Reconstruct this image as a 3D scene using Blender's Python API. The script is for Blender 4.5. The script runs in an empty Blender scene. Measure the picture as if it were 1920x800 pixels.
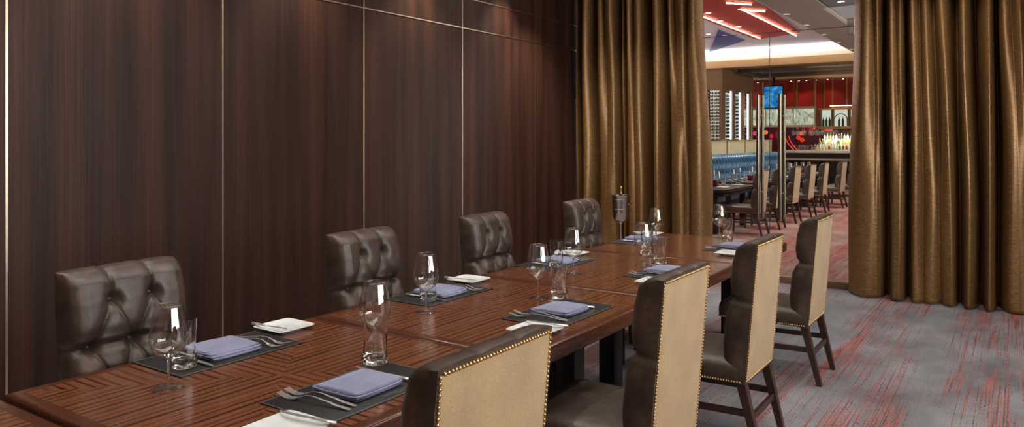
import bpy, bmesh, math, random
from mathutils import Vector, Matrix
random.seed(7)
PI = math.pi
C = bpy.context.scene.collection
SC = bpy.context.scene

# ------------------------------------------------------------------ camera model (also used to lay things out)
FPX, EYE, CX, CY = 1400.0, 1.6, 960.0, 262.0
TH = math.atan2(950, 1400)
CO, SI = math.cos(TH), math.sin(TH)

def at_z(u, v, z):
    d = FPX * (EYE - z) / (v - CY); l = (u - CX) / FPX * d
    return (l * CO - d * SI, l * SI + d * CO)

def x_on(u, y):
    k = (u - CX) / FPX
    return y * (k * CO - SI) / (CO + k * SI)

# ------------------------------------------------------------------ tagging
def tag(o, label=None, cat=None, group=None, kind=None):
    if label: o['label'] = label
    if cat: o['category'] = cat
    if group: o['group'] = group
    if kind: o['kind'] = kind
    return o

def thing(name, label, cat, loc=(0, 0, 0), rz=0.0, group=None):
    o = bpy.data.objects.new(name, None)
    C.objects.link(o)
    o.empty_display_size = 0.05
    o.location = loc
    o.rotation_euler = (0, 0, rz)
    return tag(o, label, cat, group)

def dup(root, loc, rz, label=None, group=None, rot=None):
    r = root.copy(); C.objects.link(r)
    r.location = loc
    r.rotation_euler = rot if rot else (0, 0, rz)
    if label: r['label'] = label
    if group: r['group'] = group
    for ch in list(root.children):
        c = ch.copy(); C.objects.link(c); c.parent = r
        for g in list(ch.children):
            d = g.copy(); C.objects.link(d); d.parent = c
    return r

# ------------------------------------------------------------------ mesh builder
class MB:
    def __init__(s):
        s.v = []; s.f = []; s.m = []; s.cur = 0
    def add(s, vs, fs):
        b = len(s.v)
        s.v.extend([tuple(p) for p in vs])
        for f in fs:
            s.f.append(tuple(b + i for i in f)); s.m.append(s.cur)
        return s
    def box(s, x0, x1, y0, y1, z0, z1):
        vs = [(x, y, z) for z in (z0, z1) for y in (y0, y1) for x in (x0, x1)]
        return s.add(vs, [(0, 2, 3, 1), (4, 5, 7, 6), (0, 1, 5, 4), (2, 6, 7, 3), (0, 4, 6, 2), (1, 3, 7, 5)])
    def rbox(s, x0, x1, y0, y1, z0, z1, r=0.01, seg=2):
        bm = bmesh.new()
        bmesh.ops.create_cube(bm, size=1.0)
        for v in bm.verts:
            v.co = ((x0 + x1) / 2 + v.co.x * (x1 - x0), (y0 + y1) / 2 + v.co.y * (y1 - y0), (z0 + z1) / 2 + v.co.z * (z1 - z0))
        bmesh.ops.bevel(bm, geom=bm.edges[:], offset=r, segments=seg, profile=0.5, affect='EDGES')
        bm.verts.index_update()
        s.add([v.co[:] for v in bm.verts], [[v.index for v in f.verts] for f in bm.faces])
        bm.free(); return s
    def prism(s, bot, top):
        n = len(bot)
        vs = list(bot) + list(top)
        fs = [tuple(range(n - 1, -1, -1)), tuple(range(n, 2 * n))]
        fs += [(i, (i + 1) % n, n + (i + 1) % n, n + i) for i in range(n)]
        return s.add(vs, fs)
    def bar(s, a, b, wa, wb=None, da=None, db=None):
        """rectangular bar from a to b; w = size across, d = size the other way"""
        a = Vector(a); b = Vector(b); wb = wa if wb is None else wb
        da = wa if da is None else da; db = wb if db is None else db
        ax = (b - a).normalized()
        up = Vector((0, 0, 1)) if abs(ax.z) < 0.8 else Vector((1, 0, 0))
        p = ax.cross(up).normalized(); q = p.cross(ax).normalized()
        def ring(c, w, d): return [c + p * sx * w / 2 + q * sy * d / 2 for sx, sy in ((-1, -1), (1, -1), (1, 1), (-1, 1))]
        return s.prism(ring(a, wa, da), ring(b, wb, db))
    def tube(s, pts, r, n=8, caps=True):
        pts = [Vector(p) for p in pts]
        rs = r if isinstance(r, (list, tuple)) else [r] * len(pts)
        vs = []; prev = None
        for i, p in enumerate(pts):
            t = (pts[min(i + 1, len(pts) - 1)] - pts[max(i - 1, 0)]).normalized()
            if prev is None:
                up = Vector((0, 0, 1)) if abs(t.z) < 0.9 else Vector((1, 0, 0))
                a = t.cross(up).normalized()
            else:
                a = (prev - t * prev.dot(t)).normalized()
            prev = a; b = t.cross(a)
            for k in range(n):
                an = 2 * PI * k / n
                vs.append(p + (a * math.cos(an) + b * math.sin(an)) * rs[i])
        fs = []
        for i in range(len(pts) - 1):
            for k in range(n):
                fs.append((i * n + k, i * n + (k + 1) % n, (i + 1) * n + (k + 1) % n, (i + 1) * n + k))
        if caps:
            fs.append(tuple(range(n - 1, -1, -1))); e = (len(pts) - 1) * n
            fs.append(tuple(range(e, e + n)))
        return s.add(vs, fs)
    def lathe(s, prof, n=32, c=(0, 0, 0), mod=None):
        """prof: list of (r, z); r = 0 ends close to a point"""
        rings = []; vs = []; fs = []
        for r, z in prof:
            if r <= 1e-6:
                rings.append([len(vs)]); vs.append((c[0], c[1], c[2] + z))
            else:
                ring = []
                for k in range(n):
                    a = 2 * PI * k / n
                    rr = mod(r, z, a) if mod else r
                    ring.append(len(vs)); vs.append((c[0] + rr * math.cos(a), c[1] + rr * math.sin(a), c[2] + z))
                rings.append(ring)
        for i in range(len(rings) - 1):
            A, B = rings[i], rings[i + 1]
            if len(A) == 1 and len(B) == 1: continue
            for k in range(n):
                k2 = (k + 1) % n
                if len(A) == 1: fs.append((A[0], B[k2], B[k]))
                elif len(B) == 1: fs.append((A[k], A[k2], B[0]))
                else: fs.append((A[k], A[k2], B[k2], B[k]))
        return s.add(vs, fs)
    def ball(s, c, r, n=8, m=6, sx=1, sy=1, sz=1):
        vs = [(c[0], c[1], c[2] - r * sz)]
        for i in range(1, m):
            ph = -PI / 2 + PI * i / m
            for k in range(n):
                a = 2 * PI * k / n
                vs.append((c[0] + r * sx * math.cos(ph) * math.cos(a), c[1] + r * sy * math.cos(ph) * math.sin(a), c[2] + r * sz * math.sin(ph)))
        vs.append((c[0], c[1], c[2] + r * sz))
        fs = [(0, 1 + (k + 1) % n, 1 + k) for k in range(n)]
        for i in range(m - 2):
            for k in range(n):
                fs.append((1 + i * n + k, 1 + i * n + (k + 1) % n, 1 + (i + 1) * n + (k + 1) % n, 1 + (i + 1) * n + k))
        e = 1 + (m - 2) * n; t = len(vs) - 1
        fs += [(e + k, e + (k + 1) % n, t) for k in range(n)]
        return s.add(vs, fs)
    def grid(s, fn, nu, nv):
        vs = [fn(i / nu, j / nv) for j in range(nv + 1) for i in range(nu + 1)]
        w = nu + 1
        return s.add(vs, [(j * w + i, j * w + i + 1, (j + 1) * w + i + 1, (j + 1) * w + i) for j in range(nv) for i in range(nu)])
    def loops(s, rings, cap0=True, cap1=True):
        n = len(rings[0]); vs = [p for r in rings for p in r]; fs = []
        for i in range(len(rings) - 1):
            for k in range(n):
                fs.append((i * n + k, i * n + (k + 1) % n, (i + 1) * n + (k + 1) % n, (i + 1) * n + k))
        if cap0: fs.append(tuple(range(n - 1, -1, -1)))
        if cap1: fs.append(tuple(range((len(rings) - 1) * n, len(rings) * n)))
        return s.add(vs, fs)
    def mesh(s, name, mats, sharp=40):
        me = bpy.data.meshes.new(name)
        me.from_pydata(s.v, [], s.f)
        for m in (mats if isinstance(mats, (list, tuple)) else [mats]): me.materials.append(m)
        if sharp:
            me.polygons.foreach_set('use_smooth', [True] * len(me.polygons))
        if any(s.m): me.polygons.foreach_set('material_index', s.m)
        bm = bmesh.new(); bm.from_mesh(me)
        bmesh.ops.recalc_face_normals(bm, faces=bm.faces[:])
        bm.to_mesh(me); bm.free()
        if sharp: me.set_sharp_from_angle(angle=math.radians(sharp))
        me.update(); return me
    def build(s, name, mats, parent=None, loc=None, rz=0.0, sharp=40):
        o = bpy.data.objects.new(name, s.mesh(name, mats, sharp))
        C.objects.link(o)
        if parent: o.parent = parent
        if loc: o.location = loc
        if rz: o.rotation_euler = (0, 0, rz)
        return o

def struct(name, mb, mats, parent=None, sharp=40):
    o = mb.build(name, mats, parent, sharp=sharp)
    o['kind'] = 'structure'
    return o

# ------------------------------------------------------------------ materials
def lin(r, g, b):
    f = lambda c: (c / 12.92 if c <= 0.04045 else ((c + 0.055) / 1.055) ** 2.4)
    return (f(r / 255), f(g / 255), f(b / 255), 1)

class NT:
    def __init__(s, name):
        s.mat = bpy.data.materials.new(name); s.mat.use_nodes = True
        s.t = s.mat.node_tree; s.n = s.t.nodes; s.n.clear()
        s.out = s.n.new('ShaderNodeOutputMaterial')
    def new(s, typ, **kw):
        nd = s.n.new(typ)
        for k, v in kw.items(): setattr(nd, k, v)
        return nd
    def link(s, a, b): s.t.links.new(a, b)
    def bsdf(s, **kw):
        b = s.new('ShaderNodeBsdfPrincipled')
        for k, v in kw.items(): b.inputs[k.replace('_', ' ')].default_value = v
        s.link(b.outputs[0], s.out.inputs[0]); s.b = b; return b
    def coords(s, kind='Object', scale=(1, 1, 1), loc=(0, 0, 0)):
        tc = s.new('ShaderNodeTexCoord'); mp = s.new('ShaderNodeMapping')
        mp.inputs['Scale'].default_value = scale; mp.inputs['Location'].default_value = loc
        s.link(tc.outputs[kind], mp.inputs[0]); return mp.outputs[0]
    def noise(s, co, scale=5, detail=4, rough=0.55, dist=0.0):
        n = s.new('ShaderNodeTexNoise')
        n.inputs['Scale'].default_value = scale; n.inputs['Detail'].default_value = detail
        n.inputs['Roughness'].default_value = rough; n.inputs['Distortion'].default_value = dist
        s.link(co, n.inputs['Vector']); return n.outputs['Fac']
    def ramp(s, fac, stops):
        r = s.new('ShaderNodeValToRGB'); e = r.color_ramp.elements
        e[0].position, e[0].color = stops[0]; e[1].position, e[1].color = stops[-1]
        for p, c in stops[1:-1]:
            x = e.new(p); x.color = c
        s.link(fac, r.inputs[0]); return r.outputs[0]
    def math(s, op, a, b=None, clamp=False):
        m = s.new('ShaderNodeMath', operation=op); m.use_clamp = clamp
        for i, x in enumerate((a, b)):
            if x is None: continue
            if hasattr(x, 'links') or hasattr(x, 'is_linked'): s.link(x, m.inputs[i])
            else: m.inputs[i].default_value = x
        return m.outputs[0]
    def mix(s, fac, a, b, blend='MIX'):
        m = s.new('ShaderNodeMix', data_type='RGBA', blend_type=blend)
        for i, x in ((0, fac), (6, a), (7, b)):
            if hasattr(x, 'is_linked'): s.link(x, m.inputs[i])
            else: m.inputs[i].default_value = x
        return m.outputs[2]
    def bump(s, h, strength=0.3, dist=0.002):
        b = s.new('ShaderNodeBump'); b.inputs['Strength'].default_value = strength
        b.inputs['Distance'].default_value = dist
        s.link(h, b.inputs['Height']); s.link(b.outputs[0], s.b.inputs['Normal'])

def plain(name, rgb, rough=0.5, metal=0.0, noise=0.12, scale=30, **kw):
    t = NT(name); c = lin(*rgb)
    b = t.bsdf(Roughness=rough, Metallic=metal, **kw)
    f = t.noise(t.coords(), scale, 3)
    d = tuple(x * (1 - noise) for x in c[:3]) + (1,); e = tuple(min(1, x * (1 + noise)) for x in c[:3]) + (1,)
    t.link(t.ramp(f, [(0.3, d), (0.7, e)]), b.inputs['Base Color'])
    return t.mat

def emit(name, rgb, strength):
    t = NT(name); e = t.new('ShaderNodeEmission')
    e.inputs[0].default_value = lin(*rgb); e.inputs[1].default_value = strength
    t.link(e.outputs[0], t.out.inputs[0]); return t.mat

def thin_glass(name, tint=(1, 1, 1, 1), ior=1.5, rough=0.0):
    t = NT(name)
    tr = t.new('ShaderNodeBsdfTransparent'); tr.inputs[0].default_value = tint
    gl = t.new('ShaderNodeBsdfGlossy'); gl.inputs['Roughness'].default_value = rough
    lw = t.new('ShaderNodeLayerWeight'); lw.inputs[0].default_value = .5
    f0 = ((ior - 1) / (ior + 1)) ** 2
    fr = t.math('ADD', t.math('MULTIPLY', t.math('POWER', lw.outputs['Facing'], 5.0), 1 - f0), f0)
    mx = t.new('ShaderNodeMixShader')
    t.link(fr, mx.inputs[0]); t.link(tr.outputs[0], mx.inputs[1]); t.link(gl.outputs[0], mx.inputs[2])
    t.link(mx.outputs[0], t.out.inputs[0]); return t.mat

def solid_glass(name, tint=(1, 1, 1, 1), ior=1.48):
    t = NT(name); g = t.new('ShaderNodeBsdfGlass')
    g.inputs['Color'].default_value = tint; g.inputs['Roughness'].default_value = 0.0; g.inputs['IOR'].default_value = ior
    t.link(g.outputs[0], t.out.inputs[0]); return t.mat

M = {}
# wall veneer: fine vertical streaks, a slightly different sheet per panel
t = NT('wall_veneer'); b = t.bsdf(Roughness=0.42, Specular_IOR_Level=0.32)
co = t.coords('Object', (1, 1, 1)); sp = t.new('ShaderNodeSeparateXYZ'); t.link(co, sp.inputs[0])
f1 = t.noise(t.coords('Object', (60, 240, 0.5)), 1.0, 5, 0.7)
f2 = t.noise(t.coords('Object', (4, 7, 0.25)), 1.0, 3)
c1 = t.ramp(f1, [(0.30, lin(42, 24, 18)), (0.5, lin(62, 37, 27)), (0.72, lin(86, 55, 41))])
c2 = t.ramp(f2, [(0.3, lin(150, 140, 135)), (0.7, lin(255, 250, 245))])
t.link(t.mix(1.0, c1, c2, 'MULTIPLY'), b.inputs['Base Color'])
sheen = t.noise(t.coords('Object', (10, 90, 1.2)), 1.0, 4)
t.link(t.ramp(sheen, [(0.3, (0.42,) * 3 + (1,)), (0.7, (0.6,) * 3 + (1,))]), b.inputs['Roughness'])
t.bump(f1, 0.08, 0.001); M['veneer'] = t.mat

# table veneer: envelope of four triangles, grain square to each edge
def table_veneer(hw, hl):
    t = NT('table_veneer'); b = t.bsdf(Roughness=0.23, Specular_IOR_Level=0.5, Coat_Weight=0.35, Coat_Roughness=0.12)
    tc = t.new('ShaderNodeTexCoord'); sp = t.new('ShaderNodeSeparateXYZ'); t.link(tc.outputs['Object'], sp.inputs[0])
    ax = t.math('DIVIDE', t.math('ABSOLUTE', sp.outputs[0]), hw); ay = t.math('DIVIDE', t.math('ABSOLUTE', sp.outputs[1]), hl)
    side = t.math('GREATER_THAN', ax, ay)
    def grain(vec):
        mp = t.new('ShaderNodeMapping'); mp.inputs['Scale'].default_value = vec; t.link(tc.outputs['Object'], mp.inputs[0])
        return mp.outputs[0]
    mixv = t.new('ShaderNodeMix', data_type='VECTOR')
    t.link(side, mixv.inputs[0]); t.link(grain((58, 1.5, 3)), mixv.inputs[4]); t.link(grain((1.5, 58, 3)), mixv.inputs[5])
    v = mixv.outputs[1]
    n1 = t.noise(v, 1.0, 3, 0.5, 0.35); n2 = t.noise(v, 4.0, 4, 0.6)
    base = t.ramp(n2, [(0.25, lin(88, 50, 32)), (0.55, lin(122, 72, 47)), (0.8, lin(150, 96, 66))])
    wv = t.new('ShaderNodeTexWave', wave_type='BANDS', wave_profile='SIN')
    wsel = t.new('ShaderNodeSeparateXYZ'); t.link(v, wsel.inputs[0])
    across = t.new('ShaderNodeMix', data_type='FLOAT')
    t.link(side, across.inputs[0]); t.link(wsel.outputs[0], across.inputs[2]); t.link(wsel.outputs[1], across.inputs[3])
    along = t.new('ShaderNodeMix', data_type='FLOAT')
    t.link(side, along.inputs[0]); t.link(wsel.outputs[1], along.inputs[2]); t.link(wsel.outputs[0], along.inputs[3])
    cmb = t.new('ShaderNodeCombineXYZ'); t.link(across.outputs[0], cmb.inputs[0]); t.link(along.outputs[0], cmb.inputs[1])
    t.link(cmb.outputs[0], wv.inputs['Vector'])
    for k_, v_ in (('Scale', .15), ('Distortion', 7.5), ('Detail', 2.5), ('Detail Scale', .7), ('Detail Roughness', .6)): wv.inputs[k_].default_value = v_
    line = t.ramp(wv.outputs['Fac'], [(0.62, (0, 0, 0, 1)), (0.86, (1, 1, 1, 1))])
    fade = t.ramp(n1, [(0.34, (.25, .25, .25, 1)), (0.55, (1, 1, 1, 1))])
    dark = t.math('MULTIPLY', line, fade)
    t.link(t.mix(t.math('MULTIPLY', dark, 0.88), base, lin(34, 15, 10)), b.inputs['Base Color'])
    t.bump(n2, 0.04, 0.0006)
    return t.mat
M['table_top'] = table_veneer(0.60, 0.655)
# plain dark wood
def wood(name, a, bcol, rough=0.35, vec=(6, 6, 1.2)):
    t = NT(name); b = t.bsdf(Roughness=rough)
    f = t.noise(t.coords('Object', vec), 8, 4, 0.6)
    t.link(t.ramp(f, [(0.3, lin(*a)), (0.7, lin(*bcol))]), b.inputs['Base Color']); t.bump(f, 0.06, 0.001)
    return t.mat
M['edge_wood'] = wood('table_edge_wood', (62, 32, 22), (98, 56, 38), 0.22, (30, 2, 30))
M['leg_wood'] = wood('chair_leg_wood', (44, 28, 22), (66, 45, 36), 0.38)
M['black_leg'] = plain('table_leg_black', (20, 17, 17), 0.35)
M['sill_wood'] = wood('sill_wood', (92, 64, 42), (124, 90, 62), 0.4, (3, 30, 30))

# leather
t = NT('brown_leather'); b = t.bsdf(Roughness=0.4, Specular_IOR_Level=0.7)
f = t.noise(t.coords('Object'), 9, 5, 0.6); g = t.noise(t.coords('Object'), 220, 3, 0.6)
ca = t.ramp(f, [(0.28, lin(48, 35, 28)), (0.55, lin(73, 58, 49)), (0.78, lin(106, 89, 76))])
cb = t.ramp(g, [(0.35, lin(205, 200, 196)), (0.65, lin(255, 255, 255))])
t.link(t.mix(1.0, ca, cb, 'MULTIPLY'), b.inputs['Base Color'])
t.link(t.ramp(g, [(0.3, (0.32,) * 3 + (1,)), (0.7, (0.52,) * 3 + (1,))]), b.inputs['Roughness'])
t.bump(g, 0.5, 0.0012); M['leather'] = t.mat
M['button'] = plain('leather_button', (48, 40, 38), 0.4)

# cream back fabric
t = NT('cream_fabric'); b = t.bsdf(Roughness=0.75, Sheen_Weight=0.3)
f = t.noise(t.coords('Object'), 6, 4); g = t.noise(t.coords('Object', (300, 700, 300)), 1, 3)
ca = t.ramp(f, [(0.3, lin(152, 126, 88)), (0.7, lin(176, 148, 106))])
t.link(t.mix(0.25, ca, t.ramp(g, [(0.35, lin(120, 96, 62)), (0.65, lin(232, 208, 168))])), b.inputs['Base Color'])
t.bump(g, 0.25, 0.0008); M['cream'] = t.mat
M['nail'] = plain('brass_nail', (206, 172, 118), 0.3, 1.0, 0.15)

# curtain fabric: bronze satin with horizontal slubs
t = NT('bronze_satin'); b = t.bsdf(Roughness=0.34, Metallic=0.5)
tc = t.new('ShaderNodeTexCoord'); mp = t.new('ShaderNodeMapping'); mp.inputs['Scale'].default_value = (28, 28, 420)
t.link(tc.outputs['Object'], mp.inputs[0])
f = t.noise(mp.outputs[0], 1.0, 4, 0.7)
g = t.noise(t.coords('Object', (3, 3, 0.6)), 1, 3)
ca = t.ramp(f, [(0.28, lin(80, 56, 33)), (0.5, lin(134, 102, 63)), (0.74, lin(198, 164, 114))])
t.link(t.mix(1.0, ca, t.ramp(g, [(0.3, lin(215, 205, 195)), (0.7, lin(255, 255, 255))]), 'MULTIPLY'), b.inputs['Base Color'])
t.bump(f, 0.25, 0.001); M['curtain'] = t.mat

# carpet
def carpet(name, grey_a, grey_b, red_amt):
    t = NT(name); b = t.bsdf(Roughness=0.95, Specular_IOR_Level=0.1)
    streak = t.noise(t.coords('Object', (120, 0.8, 1)), 1.0, 2, 0.5)
    band = t.noise(t.coords('Object', (4.2, 0.35, 1), (0.35, 0, 0)), 1.0, 3, 0.6)
    pile = t.noise(t.coords('Object', (190, 120, 1)), 1.0, 3, 0.7)
    cloud = t.noise(t.coords('Object', (2.2, 1.4, 1)), 1.0, 4, 0.6)
    tick = t.noise(t.coords('Object', (120, 30, 1)), 1.0, 2, 0.6)
    grey = t.ramp(cloud, [(0.3, lin(*grey_a)), (0.7, lin(*grey_b))])
    st_ = t.ramp(streak, [(0.36, (0, 0, 0, 1)), (0.66, (1, 1, 1, 1))])
    bn_ = t.ramp(band, [(0.34, (0, 0, 0, 1)), (0.66, (1, 1, 1, 1))])
    tk_ = t.ramp(tick, [(0.36, (0, 0, 0, 1)), (0.62, (1, 1, 1, 1))])
    sx = t.new('ShaderNodeSeparateXYZ'); t.link(t.coords('Object'), sx.inputs[0])
    wv = t.math('COSINE', t.math('MULTIPLY', t.math('ADD', sx.outputs[0], 0.08), 2 * PI / 0.92))
    m = t.math('ADD', t.math('MULTIPLY', st_, 0.40), t.math('MULTIPLY', bn_, 0.34))
    m = t.math('ADD', m, t.math('MULTIPLY', tk_, 0.26))
    m = t.math('ADD', m, t.math('MULTIPLY', wv, 0.085))
    mask = t.ramp(m, [(red_amt, (0, 0, 0, 1)), (red_amt + 0.075, (1, 1, 1, 1))])
    hue = t.noise(t.coords('Object', (40, 2.5, 1)), 1.0, 2)
    red = t.ramp(hue, [(0.35, lin(112, 44, 46)), (0.5, lin(166, 72, 64)), (0.68, lin(184, 104, 78))])
    c = t.mix(t.math('MULTIPLY', mask, 0.76), grey, red)
    c = t.mix(0.75, c, t.ramp(pile, [(0.3, (0.28, 0.28, 0.28, 1)), (0.7, (1.25, 1.25, 1.25, 1))]), 'MULTIPLY')
    t.link(c, b.inputs['Base Color']); t.bump(pile, 0.5, 0.004)
    return t.mat
M['carpet'] = carpet('striped_carpet', (109, 111, 117), (154, 156, 161), 0.578)
M['carpet_red'] = carpet('restaurant_carpet', (128, 104, 100), (176, 148, 140), 0.50)

M['ceil'] = plain('ceiling_paint', (214, 206, 194), 0.8)
M['plaster'] = plain('wall_plaster', (120, 96, 76), 0.8)
M['strip'] = plain('metal_inlay', (206, 190, 168), 0.3, 1.0)
M['steel'] = plain('brushed_steel', (196, 192, 188), 0.22, 1.0, 0.08, 80)
M['seal'] = plain('dark_glass_edge', (44, 50, 46), 0.3)
M['satin'] = plain('satin_nickel', (206, 204, 200), 0.45, .8)
M['handle'] = plain('bronze_steel', (148, 140, 126), 0.24, 1.0, 0.1)
M['silver'] = plain('cutlery_silver', (236, 237, 238), 0.25, .82, 0.05)
M['mat'] = None
t = NT('mat_leather'); b = t.bsdf(Roughness=0.42); f = t.noise(t.coords(), 260, 3)
t.link(t.ramp(f, [(0.3, lin(26, 26, 28)), (0.7, lin(42, 42, 45))]), b.inputs['Base Color']); t.bump(f, 0.2, 0.0008); M['mat'] = t.mat
M['stitch'] = plain('mat_stitch', (150, 150, 152), 0.6)
M['letter'] = plain('grey_lettering', (112, 112, 114), 0.5)
t = NT('lilac_napkin'); b = t.bsdf(Roughness=0.85, Sheen_Weight=0.2); f = t.noise(t.coords('Object', (700, 700, 700)), 1, 2)
g = t.noise(t.coords(), 14, 3)
ca = t.ramp(g, [(0.3, lin(108, 113, 146)), (0.7, lin(130, 135, 168))])
t.link(t.mix(0.3, ca, t.ramp(f, [(0.35, lin(84, 88, 120)), (0.65, lin(160, 164, 194))])), b.inputs['Base Color'])
t.bump(f, 0.3, 0.0008); M['napkin'] = t.mat
M['china'] = plain('white_china', (222, 229, 230), 0.15, 0, 0.03)
M['glass_thin'] = thin_glass('clear_bowl_glass', (0.985, 0.99, 0.988, 1), 1.9)
M['glass'] = solid_glass('clear_glass', (0.99, 1.0, 0.995, 1))
M['glass_bright'] = thin_glass('bright_foot_glass', (0.985, 0.99, 0.988, 1), 2.6)
M['pane'] = thin_glass('door_glass', (0.93, 0.95, 0.94, 1), 1.45)
M['lamp'] = emit('lamp_lens', (255, 226, 190), 14)
M['lamp_ring'] = plain('lamp_ring', (200, 196, 190), 0.4)
M['downcase'] = plain('lamp_can', (60, 56, 52), 0.5)

# ------------------------------------------------------------------ the private room
WX = -4.72                    # wall face
GY = 8.68                     # glass line
RX, BY, RZ = 3.4, -3.4, 3.5   # right wall, back wall, ceiling
struct('floor', MB().box(WX - .1, RX + .1, BY - .1, 8.62, -0.05, 0), M['carpet'])
struct('ceiling', MB().box(WX - .1, RX + .1, BY - .1, GY + 0.05, RZ, RZ + .08), M['ceil'])
struct('wall_left', MB().box(WX - 0.08, WX, BY, GY + .1, 0, RZ), M['veneer'])
struct('wall_back', MB().box(WX, RX, BY - .08, BY, 0, RZ), M['plaster'])
# right wall with a wide window opening, added to carry the key light
WY0, WY1, WZ0, WZ1 = 0.2, 6.4, 1.2, 2.95
wr = MB()
wr.box(RX, RX + .12, BY, WY0, 0, RZ); wr.box(RX, RX + .12, WY1, GY + .1, 0, RZ)
wr.box(RX, RX + .12, WY0, WY1, 0, WZ0); wr.box(RX, RX + .12, WY0, WY1, WZ1, RZ)
struct('wall_right', wr, M['plaster'])
wf = MB()
for i in range(7):
    y = WY0 + (WY1 - WY0) * i / 6
    wf.box(RX + .03, RX + .08, y - .03, y + .03, WZ0, WZ1)
wf.box(RX + .03, RX + .08, WY0, WY1, (WZ0 + WZ1) / 2 - .03, (WZ0 + WZ1) / 2 + .03)
wf.box(RX + .03, RX + .08, WY0, WY1, WZ0, WZ0 + .05); wf.box(RX + .03, RX + .08, WY0, WY1, WZ1 - .05, WZ1)
struct('added_window_1', wf, M['leg_wood'])
n = 0
for y in [WX * -0.0 + 1.882 - 1.392 * 3, 1.882 - 1.392 * 2, 1.882 - 1.392, 1.882, 3.262, 4.655, 6.051, 7.449]:
    n += 1
    w = 0.006 if y < 5 else 0.003
    struct('trim_%d' % n, MB().box(WX, WX + .004, y - w, y + w, 0.1, RZ), M['strip'])
for z in (2.749, 3.065):
    n += 1
    struct('trim_%d' % n, MB().box(WX, WX + .005, BY, GY - .05, z - .0045, z + .0045), M['strip'])
struct('baseboard_left', MB().rbox(WX, WX + .015, BY, GY - .1, 0, .1, .004), M['leg_wood'])

# glass front: sill, two doors, side panes, transom
struct('trim_%d' % (n + 1), MB().rbox(WX, RX, 8.60, 8.78, -0.03, 0.075, .008), M['sill_wood'])
XL, XM, XR = -3.24, -2.346, -1.452
def glass_leaf(x0, x1):
    return MB().box(x0 + .003, x1 - .003, GY - .006, GY + .006, 0.085, 2.815)
def handle_parts(door, x):
    for sgn, rad in ((-1, .021), (1, .021)):
        yy = GY + sgn * .085
        bar = MB().tube([(x, yy, .70), (x, yy, .701), (x, yy, 2.11), (x, yy, 2.111)], [rad * .9, rad, rad, rad * .9], 20)
        h = bar.build('door_handle', M['handle'], door)
        for z in (1.0, 1.87):
            st = MB().tube([(x, GY + sgn * .007, z), (x, yy - sgn * .0195, z)], .012, 12)
            st.build('handle_standoff', M['steel'], h)
d1 = struct('door_1', glass_leaf(XL, XM), M['pane']); handle_parts(d1, XM - .105)
d2 = struct('door_2', glass_leaf(XM, XR), M['pane']); handle_parts(d2, XM + .135)
pt = MB().rbox(XR - .075, XR - .004, GY - .02, GY + .02, 2.72, 2.812, .004).build('patch_fitting', M['satin'], d2)
pt2 = MB().rbox(XL + .004, XL + .075, GY - .02, GY + .02, 2.72, 2.812, .004).build('patch_fitting', M['satin'], d1)
for dd, x0 in ((d1, XM - .0025),):
    MB().box(x0, x0 + .005, GY - .0065, GY + .0065, .085, 2.815).build('edge_seal', M['seal'], dd)
tr = struct('window_2', MB().box(XL - .0, XR + .0, GY - .006, GY + .006, 2.822, RZ), M['pane'])
MB().box(XL, XR, GY - .0065, GY + .0065, 2.816, 2.8215).build('edge_seal', M['seal'], tr)
MB().rbox(XR - .075, XR - .004, GY - .02, GY + .02, 2.825, 2.905, .004).build('patch_fitting', M['satin'], tr)
struct('window_3', MB().box(WX, XL - .004, GY - .006, GY + .006, 0.075, RZ), M['pane'])
struct('window_4', MB().box(XR + .004, RX, GY - .006, GY + .006, 0.075, RZ), M['pane'])

# ------------------------------------------------------------------ curtains
def curtain(name, rows, label, ybase, zt, zb_fn, x_extra=None):
    """rows: (u_top, y_top, u_bottom, y_bottom)"""
    pts = [(x_on(a, ybase), (b * 1.15 if b < 0 else min(b * 2.5, .17)), x_on(c, ybase), (d * 1.15 if d < 0 else min(d * 2.5, .17))) for a, b, c, d in rows]
    if x_extra: pts += x_extra
    nv = 46
    # fixed sampling per span so that columns match between rows
    samp = []
    for i in range(len(pts) - 1):
        k = 9
        for j in range(k): samp.append((i, j / k))
    samp.append((len(pts) - 2, 1.0))
    def surf(i, tt, w):
        a, b2 = pts[i], pts[i + 1]
        x0 = a[0] * (1 - w) + a[2] * w; x1 = b2[0] * (1 - w) + b2[2] * w
        y0 = a[1] * (1 - w) + a[3] * w; y1 = b2[1] * (1 - w) + b2[3] * w
        x = x0 + (x1 - x0) * tt
        if y0 <= y1: y = y0 + (y1 - y0) * tt ** 2.0
        else: y = y1 + (y0 - y1) * (1 - tt) ** 2.0
        return x, y
    vs = []
    for j in range(nv + 1):
        q = j / nv                      # 0 top .. 1 bottom
        w = min(1.0, max(0.0, (q - 0.02) / 0.75)); w = w * w * (3 - 2 * w)
        for i, tt in samp:
            x, y = surf(i, tt, w)
            x += 0.012 * math.sin(q * 5.1 + x * 9) * q * (1 - q) * 2
            y += 0.010 * math.sin(q * 9 + x * 23)
            zb = zb_fn(x)
            vs.append((x, ybase + y, zt + (zb - zt) * q))
    wn = len(samp); fs = [(j * wn + i, j * wn + i + 1, (j + 1) * wn + i + 1, (j + 1) * wn + i) for j in range(nv) for i in range(wn - 1)]
    o = MB().add(vs, fs).build(name, M['curtain'], sharp=0)
    o.data.polygons.foreach_set('use_smooth', [True] * len(o.data.polygons))
    sm = o.modifiers.new('subsurf', 'SUBSURF'); sm.levels = 1; sm.render_levels = 1
    md = o.modifiers.new('cloth', 'SOLIDIFY'); md.thickness = .004
    tag(o, label, 'curtain')
    return o

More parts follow.
